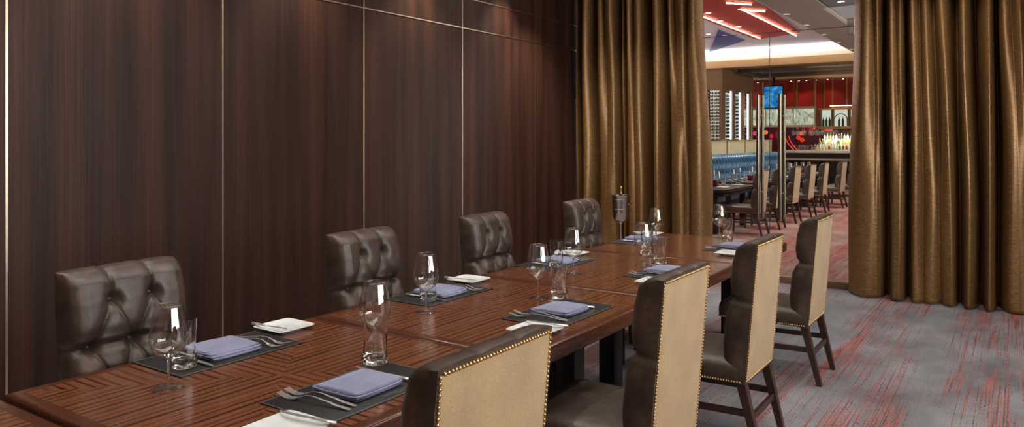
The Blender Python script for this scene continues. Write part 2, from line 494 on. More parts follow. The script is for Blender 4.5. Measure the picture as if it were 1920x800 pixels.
Lrows = [(1086, .02, 1087, .02), (1089, -.10, 1090, -.08), (1093, .05, 1094, .05), (1106, -.15, 1108, -.15), (1124, .06, 1127, .05),
         (1131, -.13, 1140, -.15), (1140, -.06, 1150, -.135), (1152, -.14, 1160, -.11), (1167, .05, 1171, .05), (1173, -.08, 1177, -.07), (1180, .03, 1183, .02),
         (1186, -.13, 1192, -.15), (1194, -.07, 1200, -.13), (1203, -.14, 1208, -.14), (1221, .08, 1224, .07), (1238, -.15, 1242, -.16), (1256, .08, 1257, .07),
         (1262, -.12, 1270, -.08), (1268, -.04, 1281, -.14), (1284, -.13, 1291, -.08), (1293, -.05, 1299, -.04), (1306, -.14, 1316, -.15), (1319, -.02, 1336, 0.0)]
curtain('curtain', Lrows, 'bronze satin curtain hanging between the dark wood wall and the glass doors', 8.40, 3.46, lambda x: 0.012)
Rrows = [(1603, .0, 1591, .0), (1625, -.13, 1626, -.14), (1641, -.06, 1645, -.11), (1648, -.12, 1652, -.08), (1660, .05, 1663, .05),
         (1673, -.13, 1680, -.14), (1683, -.07, 1688, -.14), (1692, -.13, 1694, -.11), (1699, .05, 1702, .05), (1713, -.14, 1718, -.15),
         (1724, -.05, 1733, -.09), (1735, -.13, 1746, -.125), (1748, .02, 1764, -.07), (1764, -.14, 1786, -.15), (1791, .08, 1800, .04),
         (1806, -.15, 1818, -.16), (1826, .07, 1840, .05), (1856, -.14, 1856, -.17), (1867, .05, 1871, .05), (1879, -.13, 1898, -.15),
         (1893, -.08, 1912, -.14), (1908, -.14, 1924, -.12), (1925, .05, 1938, .05)]
xe = []
x = x_on(1938, 8.4)
k = 0
while x < 2.9:
    x += 0.12; k += 1
    yy = -.16 if k % 2 else .09
    xe.append((x, yy, x + .01, yy))
curtain('curtain', Rrows, 'wide bronze satin curtain hanging over the carpet at the aisle side of the glass doors', 8.40, 3.46, lambda x: 0.012 - 0.0 * x, xe)
for nm, x0, x1, lb in (('curtain_track', WX, -2.9, 'slim ceiling track above the curtain by the wood wall'), ('curtain_track', -1.6, RX - .3, 'slim ceiling track above the wide curtain')):
    tag(MB().rbox(x0 + .02, x1, 8.30, 8.44, 3.465, 3.498, .004).build(nm, M['lamp_ring']), lb, 'curtain track')

# ------------------------------------------------------------------ tables
TX, TZ, HW, HL = -2.18, .76, .60, .655
table_y = [0.425, 1.755, 3.07, 4.385, 5.70]
tabl = ['striped wood table at the left corner, only its end in view', 'striped wood table carrying the two place settings nearest the camera',
        'second striped wood table, under the two settings past the long bright joint', 'third striped wood table along the row, between the second and last tables',
        'last striped wood table of the row, nearest the curtain and glass doors']
def make_table(lab):
    t = thing('dining_table', lab, 'table', (TX, 0, 0), 0, 'square dining tables pushed together in a row')
    hw, hl = HW, HL - 0.0015
    MB().rbox(-hw + .045, hw - .045, -hl + .045, hl - .045, TZ - .03, TZ, .0012, 1).build('tabletop', M['table_top'], t)
    e = MB()
    # frame with a rounded nose
    prof = [(0, 0), (.043, .0), (.043, -.028), (.0, -.075)]
    def ring(off, z): return [(-hw + off, -hl + off, z), (hw - off, -hl + off, z), (hw - off, hl - off, z), (-hw + off, hl - off, z)]
    rs = [ring(.0455, TZ - .03), ring(.0455, TZ), ring(.015, TZ), ring(.009, TZ - .0012), ring(.004, TZ - .004), ring(.001, TZ - .009), ring(0, TZ - .015), ring(0, TZ - .068), ring(.006, TZ - .075), ring(.05, TZ - .075), ring(.05, TZ - .03)]
    e.loops(rs, False, False)
    e.build('edge_frame', M['edge_wood'], t, sharp=60)
    MB().rbox(-hw + .12, hw - .12, -hl + .12, hl - .12, TZ - .085, TZ - .0305, .003, 1).build('under_panel', M['black_leg'], t)
    for sx in (-1, 1):
        for sy in (-1, 1):
            cx, cy = sx * .195, sy * .425
            MB().rbox(cx - .05, cx + .05, cy - .055, cy + .055, 0.0, TZ - .076, .004).build('leg', M['black_leg'], t)
    return t
tb = make_table(tabl[0])
for i, y in enumerate(table_y):
    o = tb if i == 0 else dup(tb, (TX, y, 0), 0, tabl[i])
    o.location = (TX, y, 0)

# ------------------------------------------------------------------ dining chair (front = local -x)
ZB, ZT = .375, 1.09
def xr(z): return .27 + (z - .38) / .71 * .06
def lerp_tab(tab, z):
    if z <= tab[0][0]: return tab[0][1]
    for (a, va), (b, vb) in zip(tab, tab[1:]):
        if z <= b:
            q = (z - a) / (b - a); q = q * q * (3 - 2 * q)
            return va + (vb - va) * q
    return tab[-1][1]
TB = [(.36, .085), (.46, .106), (.58, .117), (.71, .114), (.765, .103), (.797, .084), (.829, .100), (.88, .108), (.96, .106), (1.03, .096), (1.09, .088)]
BTN = [(-.085, .965), (.085, .965), (0, .79), (-.17, .79), (.17, .79), (-.085, .615), (.085, .615)]
SEGS = [((-.085, .965), (0, .79), 1), ((.085, .965), (.17, .79), 1), ((-.085, .965), (-.17, .79), .5), ((.085, .965), (0, .79), .5),
        ((-.085, .965), (-.085, 1.12), .8), ((.085, .965), (.085, 1.12), .8), ((-.17, .79), (-.30, .79), .6), ((.17, .79), (.30, .79), .6),
        ((-.17, .79), (-.085, .615), 1), ((0, .79), (.085, .615), 1), ((0, .79), (-.085, .615), .75), ((.17, .79), (.085, .615), .75),
        ((-.085, .615), (-.085, .3), .7), ((.085, .615), (.085, .3), .7)]
def seg_d(y, z, a, b):
    ax, az = a; bx, bz = b
    dx, dz = bx - ax, bz - az
    q = max(0, min(1, ((y - ax) * dx + (z - az) * dz) / (dx * dx + dz * dz)))
    return math.hypot(y - ax - dx * q, z - az - dz * q)
def pillow(y, z):
    h = 1.0
    for a, b, w in SEGS:
        d = seg_d(y, z, a, b)
        h -= w * (0.46 * math.exp(-(d / .030) ** 2) + 0.46 * math.exp(-(d / .0055) ** 2)) * max(0.0, 1 - 0 * d)
        if h < -.3: h = -.3
    for c in BTN:
        d = math.hypot(y - c[0], z - c[1])
        h -= 0.75 * math.exp(-(d / .026) ** 2)
    return max(h, -1.1) * .026
def chair_meshes():
    ny, w0 = 104, .252
    zs = [ZB + (1.04 - ZB) * i / 128 for i in range(129)]
    zs += [1.04 + .05 * math.sin(PI / 2 * i / 7) for i in range(1, 8)]
    rings = []
    for z in zs:
        tb_ = lerp_tab(TB, z); pinch = math.exp(-((z - .79) / .018) ** 2)
        w = w0 - .006 * pinch + .003 * math.sin((z - .4) * 9) - (.006 * max(0, z - .98) / .11)
        rec = 0 if z < 1.04 else .048 * (1 - math.sqrt(max(0, 1 - ((z - 1.04) / .05) ** 2)))
        topk = max(0, (z - .95) / .14)
        rng = []
        def zo(y):
            return z - topk * (.005 * (math.exp(-((abs(y) - .085) / .018) ** 2)) + .006 * (abs(y) / w) ** 10)
        r = .034
        fpts = []
        for i in range(ny + 1):
            y = -w + 2 * w * (.5 - .5 * math.cos(PI * i / ny)) if False else -w + 2 * w * i / ny
            q = max(0, abs(y) - (w - r))
            rd = r - math.sqrt(max(0, r * r - q * q))
            fade = max(0.0, min(1.0, (w - abs(y)) / .06)) ** .7
            lowf = max(0.0, min(1, (z - ZB) / .06))
            topf = 1 if z < 1.04 else max(0, 1 - (z - 1.04) / .05) 
            x = xr(z) - tb_ - pillow(y, z) * fade * lowf * topf + rd + rec
            x = min(x, xr(z) - .03)
            fpts.append((x, y, zo(y)))
        rng += fpts
        xf = fpts[-1][0]
        for k in range(1, 4):
            q = k / 4; rng.append((xf + (xr(z) - xf) * q, w + .004 * math.sin(PI * q), zo(w)))
        for i in range(ny + 1):
            y = w - 2 * w * i / ny
            rng.append((xr(z), y, zo(y)))
        xf = fpts[0][0]
        for k in range(3, 0, -1):
            q = k / 4; rng.append((xf + (xr(z) - xf) * q, -w - .004 * math.sin(PI * q), zo(-w)))
        rings.append(rng)
    mb = MB(); mb.loops(rings, True, False)
    # top cap as strip of quads between the front and rear edge
    last = rings[-1]; base = len(mb.v) - len(last)
    F = list(range(ny + 1)); R = [ny + 4 + (ny - i) for i in range(ny + 1)]
    mid = []
    mv = []
    for i in range(ny + 1):
        a = last[F[i]]; b2 = last[R[i]]
        mv.append(((a[0] + b2[0]) / 2, a[1], max(a[2], b2[2]) + .004 * (1 - (abs(a[1]) / w0) ** 4)))
    mb.v += mv; m0 = len(mb.v) - len(mv)
    for i in range(ny):
        mb.f += [(base + F[i], base + F[i + 1], m0 + i + 1, m0 + i), (m0 + i, m0 + i + 1, base + R[i + 1], base + R[i])]; mb.m += [0, 0]
    nR = len(last)
    mb.f.append((base + ny, base + ny + 1, base + ny + 2, base + ny + 3, base + ny + 4, m0 + ny)); mb.m.append(0)
    mb.f.append(tuple([base + R[0]] + [base + (R[0] + k) % nR for k in range(1, 4)] + [base, m0])); mb.m.append(0)
    return mb
CHAIR = {}
def make_chair(label, loc, rz, group):
    t = thing('dining_chair', label, 'chair', loc, rz, group)
    back = chair_meshes().build('backrest', M['leather'], t, sharp=70)
    for (y, z) in BTN[:]:
        x = xr(z) - lerp_tab(TB, z) - pillow(y, z) - .004
        MB().ball((x, y, z), .011, 14, 10, .6, 1, 1).build('tuft_button', M['button'], back)
    # cream panel on the rear with a slight crown
    pw, pz0, pz1 = .235, .392, 1.070
    def panel(u, v):
        y = -pw + 2 * pw * u; z = pz0 + (pz1 - pz0) * v
        cr = .006 * (1 - (2 * u - 1) ** 6) * (1 - (2 * v - 1) ** 6)
        return (xr(z) + .001 + cr, y, z)
    MB().grid(panel, 20, 26).build('back_panel', M['cream'], t, sharp=0)
    nl = MB(); sp_ = .0135; per = []
    for i in range(int((pz1 - pz0) / sp_) + 1):
        z = pz0 + i * sp_; per += [(xr(z) + .002, -pw - .002, z), (xr(z) + .002, pw + .002, z)]
    for i in range(1, int(2 * pw / sp_) + 1):
        y = -pw + i * sp_; per += [(xr(pz0) + .002, y, pz0 - .002), (xr(pz1) + .002, y, pz1 + .002)]
    for p in per: nl.ball(p, .0058, 8, 5, .7, 1, 1)
    nl.build('nailhead_trim', M['nail'], t, sharp=80)
    # seat
    def outline(inset, z):
        pts = []
        x0, x1, wf_, wb_ = -.32 + inset, .262 - inset * .3, .275 - inset, .254 - inset
        r = .045
        cor = [(x1, -wb_, -PI / 2, .004), (x1, wb_, 0, .004), (x0, wf_, PI / 2, r), (x0, -wf_, PI, r)]
        for (cx, cy, a0, rr) in cor:
            ccx = cx - rr if cx > 0 else cx + rr; ccy = cy - rr if cy > 0 else cy + rr
            for k in range(9):
                a = a0 + PI / 2 * k / 8
                pts.append((ccx + rr * math.cos(a), ccy + rr * math.sin(a), z))
        return pts
    st = MB(); st.loops([outline(.01, .376), outline(0, .382), outline(-.003, .42), outline(-.002, .455), outline(.006, .474), outline(.020, .486), outline(.05, .494), outline(.11, .5), outline(.18, .503)])
    seat = st.build('seat', M['leather'], t, sharp=70)
    sn = MB()
    ol = outline(-.001, .386)
    P2 = ol + [ol[0]]
    acc = 0
    for (a, b2) in zip(P2, P2[1:]):
        a = Vector(a); b2 = Vector(b2); L = (b2 - a).length
        q = acc
        while q < L:
            p = a + (b2 - a) * (q / L) if L > 0 else a
            if p.x < .245: sn.ball(p, .0055, 7, 5)
            q += .0135
        acc = q - L
    sn.build('nailhead_trim', M['nail'], t, sharp=80)
    # legs and stretchers
    for sy in (-1, 1):
        MB().bar((.240, sy * .215, .39), (.335, sy * .212, 0), .048, .032, .046, .03).build('leg', M['leg_wood'], t, sharp=30)
        MB().bar((-.265, sy * .225, .39), (-.272, sy * .222, 0), .046, .032).build('leg', M['leg_wood'], t, sharp=30)
    for sy in (-1, 1):
        MB().bar((.279, sy * .214, .225), (-.262, sy * .224, .215), .018, .018, .032, .032).build('stretcher', M['leg_wood'], t, sharp=30)
    MB().bar((.286, -.205, .20), (.286, .205, .20), .018, .018, .032, .032).build('stretcher', M['leg_wood'], t, sharp=30)
    MB().bar((-.265, -.215, .24), (-.265, .215, .24), .018, .018, .028, .028).build('stretcher', M['leg_wood'], t, sharp=30)
    return t
ga = 'dining chairs on the aisle side of the long table'
gw = 'dining chairs along the wall side of the long table'
ch0 = make_chair('dining chair with cream back in the very foreground, cut by the bottom edge', (-1.40, 1.53, 0), 0, ga)
ch_l = {
    'R': [(-1.405, 2.82, .0, 'tall cream-backed dining chair second from the camera on the aisle side'),
          (-1.40, 3.985, .0, 'cream-backed dining chair third from the camera on the aisle side'),
          (-1.405, 5.35, .0, 'cream-backed dining chair farthest along the aisle side, before the glass doors')],
    'L': [(-2.775, 1.66, PI + .05, 'tufted brown leather chair against the wood wall, nearest the camera'),
          (-2.79, 3.04, PI + .06, 'tufted brown leather chair on the wall side, second from the camera'),
          (-2.77, 4.18, PI + .06, 'tufted brown leather chair on the wall side, third from the camera'),
          (-2.80, 5.60, PI + .04, 'tufted brown leather chair on the wall side, nearest the ice bucket and curtain')]}
for x, y, r, lb in ch_l['R']: dup(ch0, (x, y, 0), r, lb, ga)
for x, y, r, lb in ch_l['L']: dup(ch0, (x, y, 0), r, lb, gw)

# ------------------------------------------------------------------ place settings
def wine_profile():
    out = [(.0050, .098), (.012, .103), (.030, .114), (.047, .129), (.057, .147), (.0605, .168), (.0595, .195), (.055, .225), (.0495, .255), (.0445, .285)]
    return out
def make_wine(label, group, loc):
    t = thing('wine_glass', label, 'wine glass', loc, 0, group)
    o = wine_profile(); inn = [(max(r - .0011, 0), z) for r, z in reversed(o[1:])] + [(0.0, .1045)]
    # smooth the profile
    def smooth(p):
        q = []
        for i in range(len(p) - 1):
            p0 = p[max(i - 1, 0)]; p1 = p[i]; p2 = p[i + 1]; p3 = p[min(i + 2, len(p) - 1)]
            for k in range(3):
                s_ = k / 3
                q.append(tuple(.5 * (2 * p1[d] + (p2[d] - p0[d]) * s_ + (2 * p0[d] - 5 * p1[d] + 4 * p2[d] - p3[d]) * s_ ** 2 + (-p0[d] + 3 * p1[d] - 3 * p2[d] + p3[d]) * s_ ** 3) for d in (0, 1)))
        q.append(p[-1]); return q
    so = smooth(o)
    prof = so + [(r - .0012, z - .0002 if i == 0 else z) for i, (r, z) in enumerate(reversed(so[1:]))] + [(0, so[0][1] + .003)]
    prof = [(max(r, 0), z) for r, z in prof]
    b_ = MB().lathe(prof, 40).build('bowl', M['glass_thin'], t, sharp=0)
    b_.data.polygons.foreach_set('use_smooth', [True] * len(b_.data.polygons))
    rim = MB().tube([(.0441 * math.cos(2 * PI * k / 40), .0441 * math.sin(2 * PI * k / 40), .285) for k in range(41)], .0011, 6, False)
    rim.build('rim', M['glass_bright'], b_)
    MB().lathe([(0, .0985), (.0058, .0985), (.0042, .085), (.0038, .05), (.0042, .020), (.0062, .0125), (0, .0125)], 16).build('stem', M['glass'], t)
    MB().lathe([(0, 0), (.052, 0), (.053, .0015), (.050, .0032), (.030, .0055), (.012, .0095), (.0062, .0125), (0, .0125)], 40).build('foot', M['glass_bright'], t)
    return t
def make_tumbler(label, group, loc):
    def md(r, z, a):
        k = max(0, min(1, (z - .008) / .02)) * max(0, min(1, (.135 - z) / .05))
        return r * (1 + .05 * k * math.cos(5 * (a + z * 7))) 
    outer = [(0, 0), (.040, 0), (.0445, .003), (.0458, .012), (.0445, .03), (.0425, .055), (.0415, .08), (.0425, .11), (.0442, .14), (.0455, .178)]
    inner = [(.0440, .1785), (.0425, .14), (.0408, .11), (.0396, .08), (.0402, .055), (.041, .036), (.037, .027), (0, .024)]
    full = []
    o2 = []
    for (a, b2) in zip(outer, outer[1:]):
        for k in range(3): o2.append((a[0] + (b2[0] - a[0]) * k / 3, a[1] + (b2[1] - a[1]) * k / 3))
    o2.append(outer[-1])
    tmb = MB().lathe(o2 + inner, 60, mod=md).build('water_tumbler', M['glass'], sharp=50)
    tmb.location = loc
    return tag(tmb, label, 'tumbler', group)
def make_napkin(label, group, loc, rz):
    mb = MB()
    def slab(x0, x1, y0, y1, z0, z1, ph):
        def rr(s_, off, z):
            return z
        nx, ny = 14, 12
        def top(u, v):
            u = .5 - .5 * math.cos(PI * u); v = .5 - .5 * math.cos(PI * v)
            p_ = 2 * u - 1; q_ = 2 * v - 1; rd_ = 1 - .028 * (p_ * q_) ** 8
            u = .5 + .5 * p_ * rd_; v = .5 + .5 * q_ * rd_
            x = x0 + (x1 - x0) * u; y = y0 + (y1 - y0) * v
            ex = min(min(u, 1 - u) * (x1 - x0), 1); ey = min(v, 1 - v) * (y1 - y0)
            e = math.sqrt(1 - (1 - min(1, ex / .010)) ** 2) * math.sqrt(1 - (1 - min(1, ey / .010)) ** 2)
            return (x, y, (z0 + z1) / 2 + (z1 - z0) / 2 * e + .0014 * math.sin(9 * u + ph) * e + .0010 * math.sin(31 * v + 5 * u + ph) * e - .0022 * e * (math.exp(-((v - .34) / .02) ** 2) + math.exp(-((v - .68) / .02) ** 2)))
        def bot(u, v):
            u = .5 - .5 * math.cos(PI * u); v = .5 - .5 * math.cos(PI * v)
            p_ = 2 * u - 1; q_ = 2 * v - 1; rd_ = 1 - .028 * (p_ * q_) ** 8
            u = .5 + .5 * p_ * rd_; v = .5 + .5 * q_ * rd_
            x = x0 + (x1 - x0) * u; y = y0 + (y1 - y0) * v
            ex = min(min(u, 1 - u) * (x1 - x0), 1); ey = min(v, 1 - v) * (y1 - y0)
            e = math.sqrt(1 - (1 - min(1, ex / .010)) ** 2) * math.sqrt(1 - (1 - min(1, ey / .010)) ** 2)
            return (x, y, (z0 + z1) / 2 - (z1 - z0) / 2 * e)
        mb.grid(top, 40, 34); mb.grid(bot, 40, 34)
    # local x = along the table edge, y = away from the guest
    slab(-.110, .109, -.110, .102, .0, .016, 0)
    slab(-.113, .111, -.114, .098, .010, .027, 1)
    slab(-.109, .109, -.110, .084, .021, .036, 2)
    slab(-.107, .106, -.108, .040, .027, .0405, 3)
    mb.v = [(x, y, z * .72) for x, y, z in mb.v]
    n_ = mb.build('napkin', M['napkin'], sharp=60)
    n_.location = loc; n_.rotation_euler = (0, 0, rz)
    return tag(n_, label, 'napkin', group)
def make_fork(label, group):
    mb = MB()
    st = [(-.145, .0130), (-.142, .0150), (-.10, .0135), (-.05, .0095), (-.01, .0062), (.03, .0055), (.055, .0075), (.068, .015), (.080, .0225), (.092, .0245)]
    zf = [(-.145, .004), (-.10, .008), (-.05, .016), (0, .022), (.03, .021), (.055, .013), (.075, .006), (.10, .004), (.13, .010), (.145, .016)]
    def z(x): return lerp_tab(zf, x)
    th = .0024
    rings = []
    fine = []
    for (a, b2) in zip(st, st[1:]):
        for k in range(3): fine.append((a[0] + (b2[0] - a[0]) * k / 3, a[1] + (b2[1] - a[1]) * k / 3))
    fine.append(st[-1])
    for x, w in fine:
        rings.append([(x, -w / 2, z(x)), (x, 0, z(x) + th * .4), (x, w / 2, z(x)), (x, w / 2 - .0006, z(x) - th), (x, -w / 2 + .0006, z(x) - th)])
    mb.loops(rings)
    for k in range(4):
        y = (k - 1.5) * .0064
        rg = []
        for i in range(7):
            x = .090 + .056 * i / 6; w = .0046 - .0022 * i / 6
            rg.append([(x, y - w / 2, z(x)), (x, y + w / 2, z(x)), (x, y + w / 2, z(x) - th), (x, y - w / 2, z(x) - th)])
        mb.loops(rg)
    f_ = mb.build('fork', M['silver'], sharp=50)
    return tag(f_, label, 'fork', group)
def make_knife(label, group, s_=1.0):
    t = thing('table_knife', label, 'knife', (0, 0, 0), 0, group)
    rg = []
    for x, w, h in [(-.14, .010, .007), (-.137, .016, .012), (-.10, .016, .012), (-.05, .013, .010), (-.022, .010, .008), (-.018, .008, .006)]:
        rg.append([(x * s_, math.cos(a) * w / 2, .007 + math.sin(a) * h / 2) for a in [2 * PI * k / 12 for k in range(12)]])
    MB().loops(rg).build('handle', M['silver'], t, sharp=50)
    bl = []
    for x, y0, y1 in [(-.02, -.005, .005), (.0, -.006, .008), (.05, -.006, .010), (.10, -.006, .009), (.125, -.006, .004), (.138, -.006, -.003)]:
        bl.append([(x * s_, y0, .0085), (x * s_, y0, .0065), (x * s_, y1, .0072), (x * s_, y1, .0078)])
    MB().loops(bl).build('blade', M['silver'], t, sharp=40)
    return t
def make_plate(label, group):
    h = .1
    def sq(r, z, e=5):
        p = []
        for k in range(48):
            a = 2 * PI * k / 48; c_, s_ = math.cos(a), math.sin(a)
            q = (abs(c_) ** e + abs(s_) ** e) ** (-1 / e)
            p.append((r * c_ * q, r * s_ * q, z))
        return p
    mb = MB(); mb.loops([sq(.060, 0), sq(.062, .003), sq(.098, .017, 9), sq(.1, .019, 10), sq(.099, .0205, 10), sq(.074, .013, 5), sq(.062, .0105, 3), sq(.03, .0100, 2)])
    p_ = mb.build('bread_plate', M['china'], sharp=60)
    return tag(p_, label, 'plate', group)
def lettering(parent):
    cu = bpy.data.curves.new('lettering', 'FONT')
    cu.body = 'GORDON RAMSAY\nSTEAK'; cu.align_x = 'CENTER'; cu.size = .0135; cu.space_character = 1.28; cu.space_line = 1.0; cu.extrude = .0002
    ob = bpy.data.objects.new('lettering_curve', cu); C.objects.link(ob)
    dg = bpy.context.evaluated_depsgraph_get()
    me = bpy.data.meshes.new_from_object(ob.evaluated_get(dg))
    bpy.data.objects.remove(ob)
    me.materials.clear(); me.materials.append(M['letter']); me.name = 'lettering'
    o = bpy.data.objects.new('lettering', me); C.objects.link(o); o.parent = parent
    o.location = (.055, -.128, .0041)
    return o
def make_mat(label, group):
    m_ = MB().rbox(-.275, .275, -.16, .16, 0, .004, .0012, 2).build('placemat', M['mat'], sharp=50)
    s_ = MB()
    for y0, x0 in ((-.156, 0), (.156, 0)):
        k = -.27
        while k < .268:
            s_.box(k, k + .006, y0 - .0006, y0 + .0006, .0038, .0046); k += .009
    for x0 in (-.271, .271):
        k = -.155
        while k < .15:
            s_.box(x0 - .0006, x0 + .0006, k, k + .006, .0038, .0046); k += .009
    s_.build('stitching', M['stitch'], m_, sharp=0)
    lettering(m_)
    return tag(m_, label, 'placemat', group)

places = [  # name, side, mat centre, wine (pixel of foot centre), tumbler pixel of base centre
    ('L', 'first wall-side place from the camera', (-2.607, 1.798), (316, 728), (345, 690)),
    ('R', 'first aisle-side place from the camera', (-1.838, 1.79), (703, 664), (704, 683)),
    ('L', 'second wall-side place from the camera', (-2.610, 3.145), (799, 584), (802, 565)),
    ('R', 'second aisle-side place from the camera', (-1.845, 3.14), (1009, 559), (1048, 561)),
    ('L', 'third wall-side place from the camera', (-2.612, 4.385), (1075, 513), (1043, 503)),
    ('R', 'third aisle-side place from the camera', (-1.850, 4.46), (1206, 497), (1237, 495)),
    ('L', 'last wall-side place, nearest the curtain', (-2.610, 5.76), (1230, 457), (1213, 478)),
    ('R', 'last aisle-side place, nearest the glass doors', (-1.838, 5.79), (1349, 446), (1364, 450))]
G = {'mat': 'black placemats on the long table', 'wine': 'wine glasses on the long table', 'tum': 'water tumblers on the long table', 'nap': 'lilac napkins on the placemats',
     'fork': 'forks at the place settings', 'knife': 'knives on the placemats', 'plate': 'white bread plates on the long table', 'bk': 'butter knives on the bread plates'}
proto = {}
TT = TZ + .0005
for side, ph, (mx, my), wpx, tpx in places:
    rz = PI / 2 if side == 'R' else -PI / 2
    def W(x, y, z=0.0):
        c_, s_ = math.cos(rz), math.sin(rz)
        return (mx + x * c_ - y * s_, my + x * s_ + y * c_, TT + z)
    first = not proto
    L = {'mat': 'black leather placemat at the ' + ph, 'nap': 'folded lilac napkin on the placemat of the ' + ph,
         'fork': 'inner silver fork beside the napkin at the ' + ph, 'fork2': 'outer silver fork at the ' + ph,
         'knife': 'silver table knife at the ' + ph, 'plate': 'square white bread plate at the ' + ph, 'bk': 'butter knife on the bread plate of the ' + ph,
         'wine': 'stemmed wine glass at the ' + ph, 'tum': 'clear ribbed water tumbler at the ' + ph}
    if first:
        proto['mat'] = make_mat(L['mat'], G['mat']); proto['nap'] = make_napkin(L['nap'], G['nap'], (0, 0, 0), 0)
        proto['fork'] = make_fork(L['fork'], G['fork']); proto['fork2'] = dup(proto['fork'], (0, 0, 0), 0, L['fork2'])
        proto['knife'] = make_knife(L['knife'], G['knife']); proto['plate'] = make_plate(L['plate'], G['plate'])
        proto['bk'] = make_knife(L['bk'], G['bk'], .80); proto['bk'].name = 'butter_knife'
        proto['wine'] = make_wine(L['wine'], G['wine'], (0, 0, 0)); proto['tum'] = make_tumbler(L['tum'], G['tum'], (0, 0, 0))
        inst = dict(proto)
    else:
        inst = {k2: dup(v2, (0, 0, 0), 0, L[k2]) for k2, v2 in proto.items()}
    jit = random.uniform(-.05, .05)
    def put(key, p, r=0.0, rx=None):
        o = inst[key]; o.location = p; o.rotation_euler = (0, 0, r) if rx is None else rx
    z1 = .0045
    put('mat', W(0, 0), rz)
    put('nap', W(0.0, .010, z1), rz + jit * .8)
    put('fork', W(-.148, .022, z1), rz + PI / 2 + .10 + jit)
    put('fork2', W(-.184, .012, z1), rz + PI / 2 + .15 - jit)
    put('knife', W(.146, .03, z1), rz + PI / 2 + jit * .5)
    px, py = (-.385, -.10) if side == 'R' else (-.372, -.085)
    put('plate', W(px, py), rz + jit)
    put('bk', W(px + .068, py - .01, .0205), rz + PI / 2 + .1 + jit)
    wx, wy = at_z(wpx[0], wpx[1], TZ); put('wine', (wx, wy, TT))
    tx, ty = at_z(tpx[0], tpx[1], TZ)
    lx, ly = ((ty - my), -(tx - mx)) if side == 'R' else (-(ty - my), (tx - mx))
    on = abs(lx) < .30 and abs(ly) < .19
    put('tum', (tx, ty, TT + (z1 if on else 0)), random.uniform(0, 6))

# ------------------------------------------------------------------ ice bucket on its stand, with a bottle
bx, by = -3.87, 7.98
ib = thing('ice_bucket', 'polished steel ice bucket on a tall stand before the curtain', 'ice bucket', (bx, by, 0))
MB().lathe([(0, .655), (.070, .655), (.088, .675), (.098, .76), (.104, .93), (.110, .945), (.112, .95), (.108, .953), (.101, .94), (.095, .76), (.085, .68), (0, .672)], 40).build('bucket', M['steel'], ib)
rg = MB()
for z, r in ((.905, .1055), (.79, .1025)):
    rg.tube([(r * math.cos(2 * PI * k / 40), r * math.sin(2 * PI * k / 40), z) for k in range(41)], .004, 6, False)
rg.build('band', M['steel'], ib)
for sx in (-1, 1):
    MB().tube([(sx * (.104 + .022 * math.sin(a)), .03 * math.cos(a), .85) for a in [PI * k / 10 for k in range(11)]], .004, 8).build('handle', M['steel'], ib)
MB().lathe([(0, 0), (.14, 0), (.142, .006), (.03, .02), (.011, .05), (.011, .60), (.03, .635), (.075, .650), (.07, .654), (0, .654)], 32).build('stand', M['steel'], ib)
M['green_glass'] = plain('dark_green_bottle', (28, 46, 26), 0.1, 0, .1)
M['gold_foil'] = plain('gold_foil', (214, 176, 92), 0.3, 1.0)
bt = thing('champagne_bottle', 'dark green bottle with gold foil neck standing in the ice bucket', 'bottle', (bx, by, .6805))
MB().lathe([(0, 0), (.040, 0), (.043, .004), (.043, .17), (.038, .215), (.022, .26), (.0165, .29), (.015, .32), (0, .32)], 24).build('body', M['green_glass'], bt)
MB().lathe([(.0168, .29), (.0165, .30), (.0155, .345), (.018, .352), (.018, .366), (.014, .380), (0, .382)], 20).build('foil', M['gold_foil'], bt)

# ------------------------------------------------------------------ ceiling lamps and added fill lights of the private room (out of frame)
def downlight_body(name, x, y, z, label, lens, group):
    t = thing(name, label, 'ceiling light', (x, y, z), 0, group)
    MB().lathe([(.055, 0), (.075, 0), (.078, -.004), (.074, -.008), (.055, -.006), (.052, .0), (.055, 0)], 28).build('ring', M['lamp_ring'], t)
    MB().lathe([(0, -.003), (.054, -.003), (.054, -.001), (0, -.001)], 24).build('lens', lens, t)
    return t
def spot(x, y, z, power, color, size=1.9, blend=.6, rad=.05, tgt=None):
    l = bpy.data.lights.new('downlight', 'SPOT'); l.energy = power; l.color = color; l.spot_size = size; l.spot_blend = blend; l.shadow_soft_size = rad
    o = bpy.data.objects.new('downlight_beam', l); C.objects.link(o); o.location = (x, y, z)
    if tgt: o.rotation_euler = (Vector(tgt) - Vector((x, y, z))).to_track_quat('-Z', 'Y').to_euler()
    return o
def area(x, y, z, sx, sy, power, color, rot):
    l = bpy.data.lights.new('panel', 'AREA'); l.shape = 'RECTANGLE'; l.size = sx; l.size_y = sy; l.energy = power; l.color = color
    o = bpy.data.objects.new('area_light', l); C.objects.link(o); o.location = (x, y, z); o.rotation_euler = rot
    return o
WARM = (1.0, .86, .70); NEUT = (1.0, .96, .91)
dn = None
lamps = [(-4.42, y) for y in (-.2, 1.19, 2.57, 3.96, 5.35, 6.75)] + [(-2.9, y) for y in (.4, 1.75, 3.07, 4.4, 5.7)] + [(-.6, y) for y in (1.0, 3.4, 5.8, 7.7)] + [(-3.9, 7.3), (-4.2, 7.25), (-3.2, 7.4)]
for i, (x, y) in enumerate(lamps):
    lb = 'recessed ceiling downlight above the private dining room'
    if dn is None: dn = downlight_body('downlight_fitting', x, y, RZ, lb, M['lamp'], 'ceiling downlights of the private room')
    else: dup(dn, (x, y, RZ), 0)
    if x < -4: spot(x, y, RZ - .02, 130, WARM, 1.5, .8, .04, (x - .12, y, 0))
    elif x < -2 and y < 7: spot(x, y, RZ - .02, 50, NEUT, 1.5, .7, .05)
    else: spot(x, y, RZ - .02, 70, NEUT, 2.0, .7, .05)
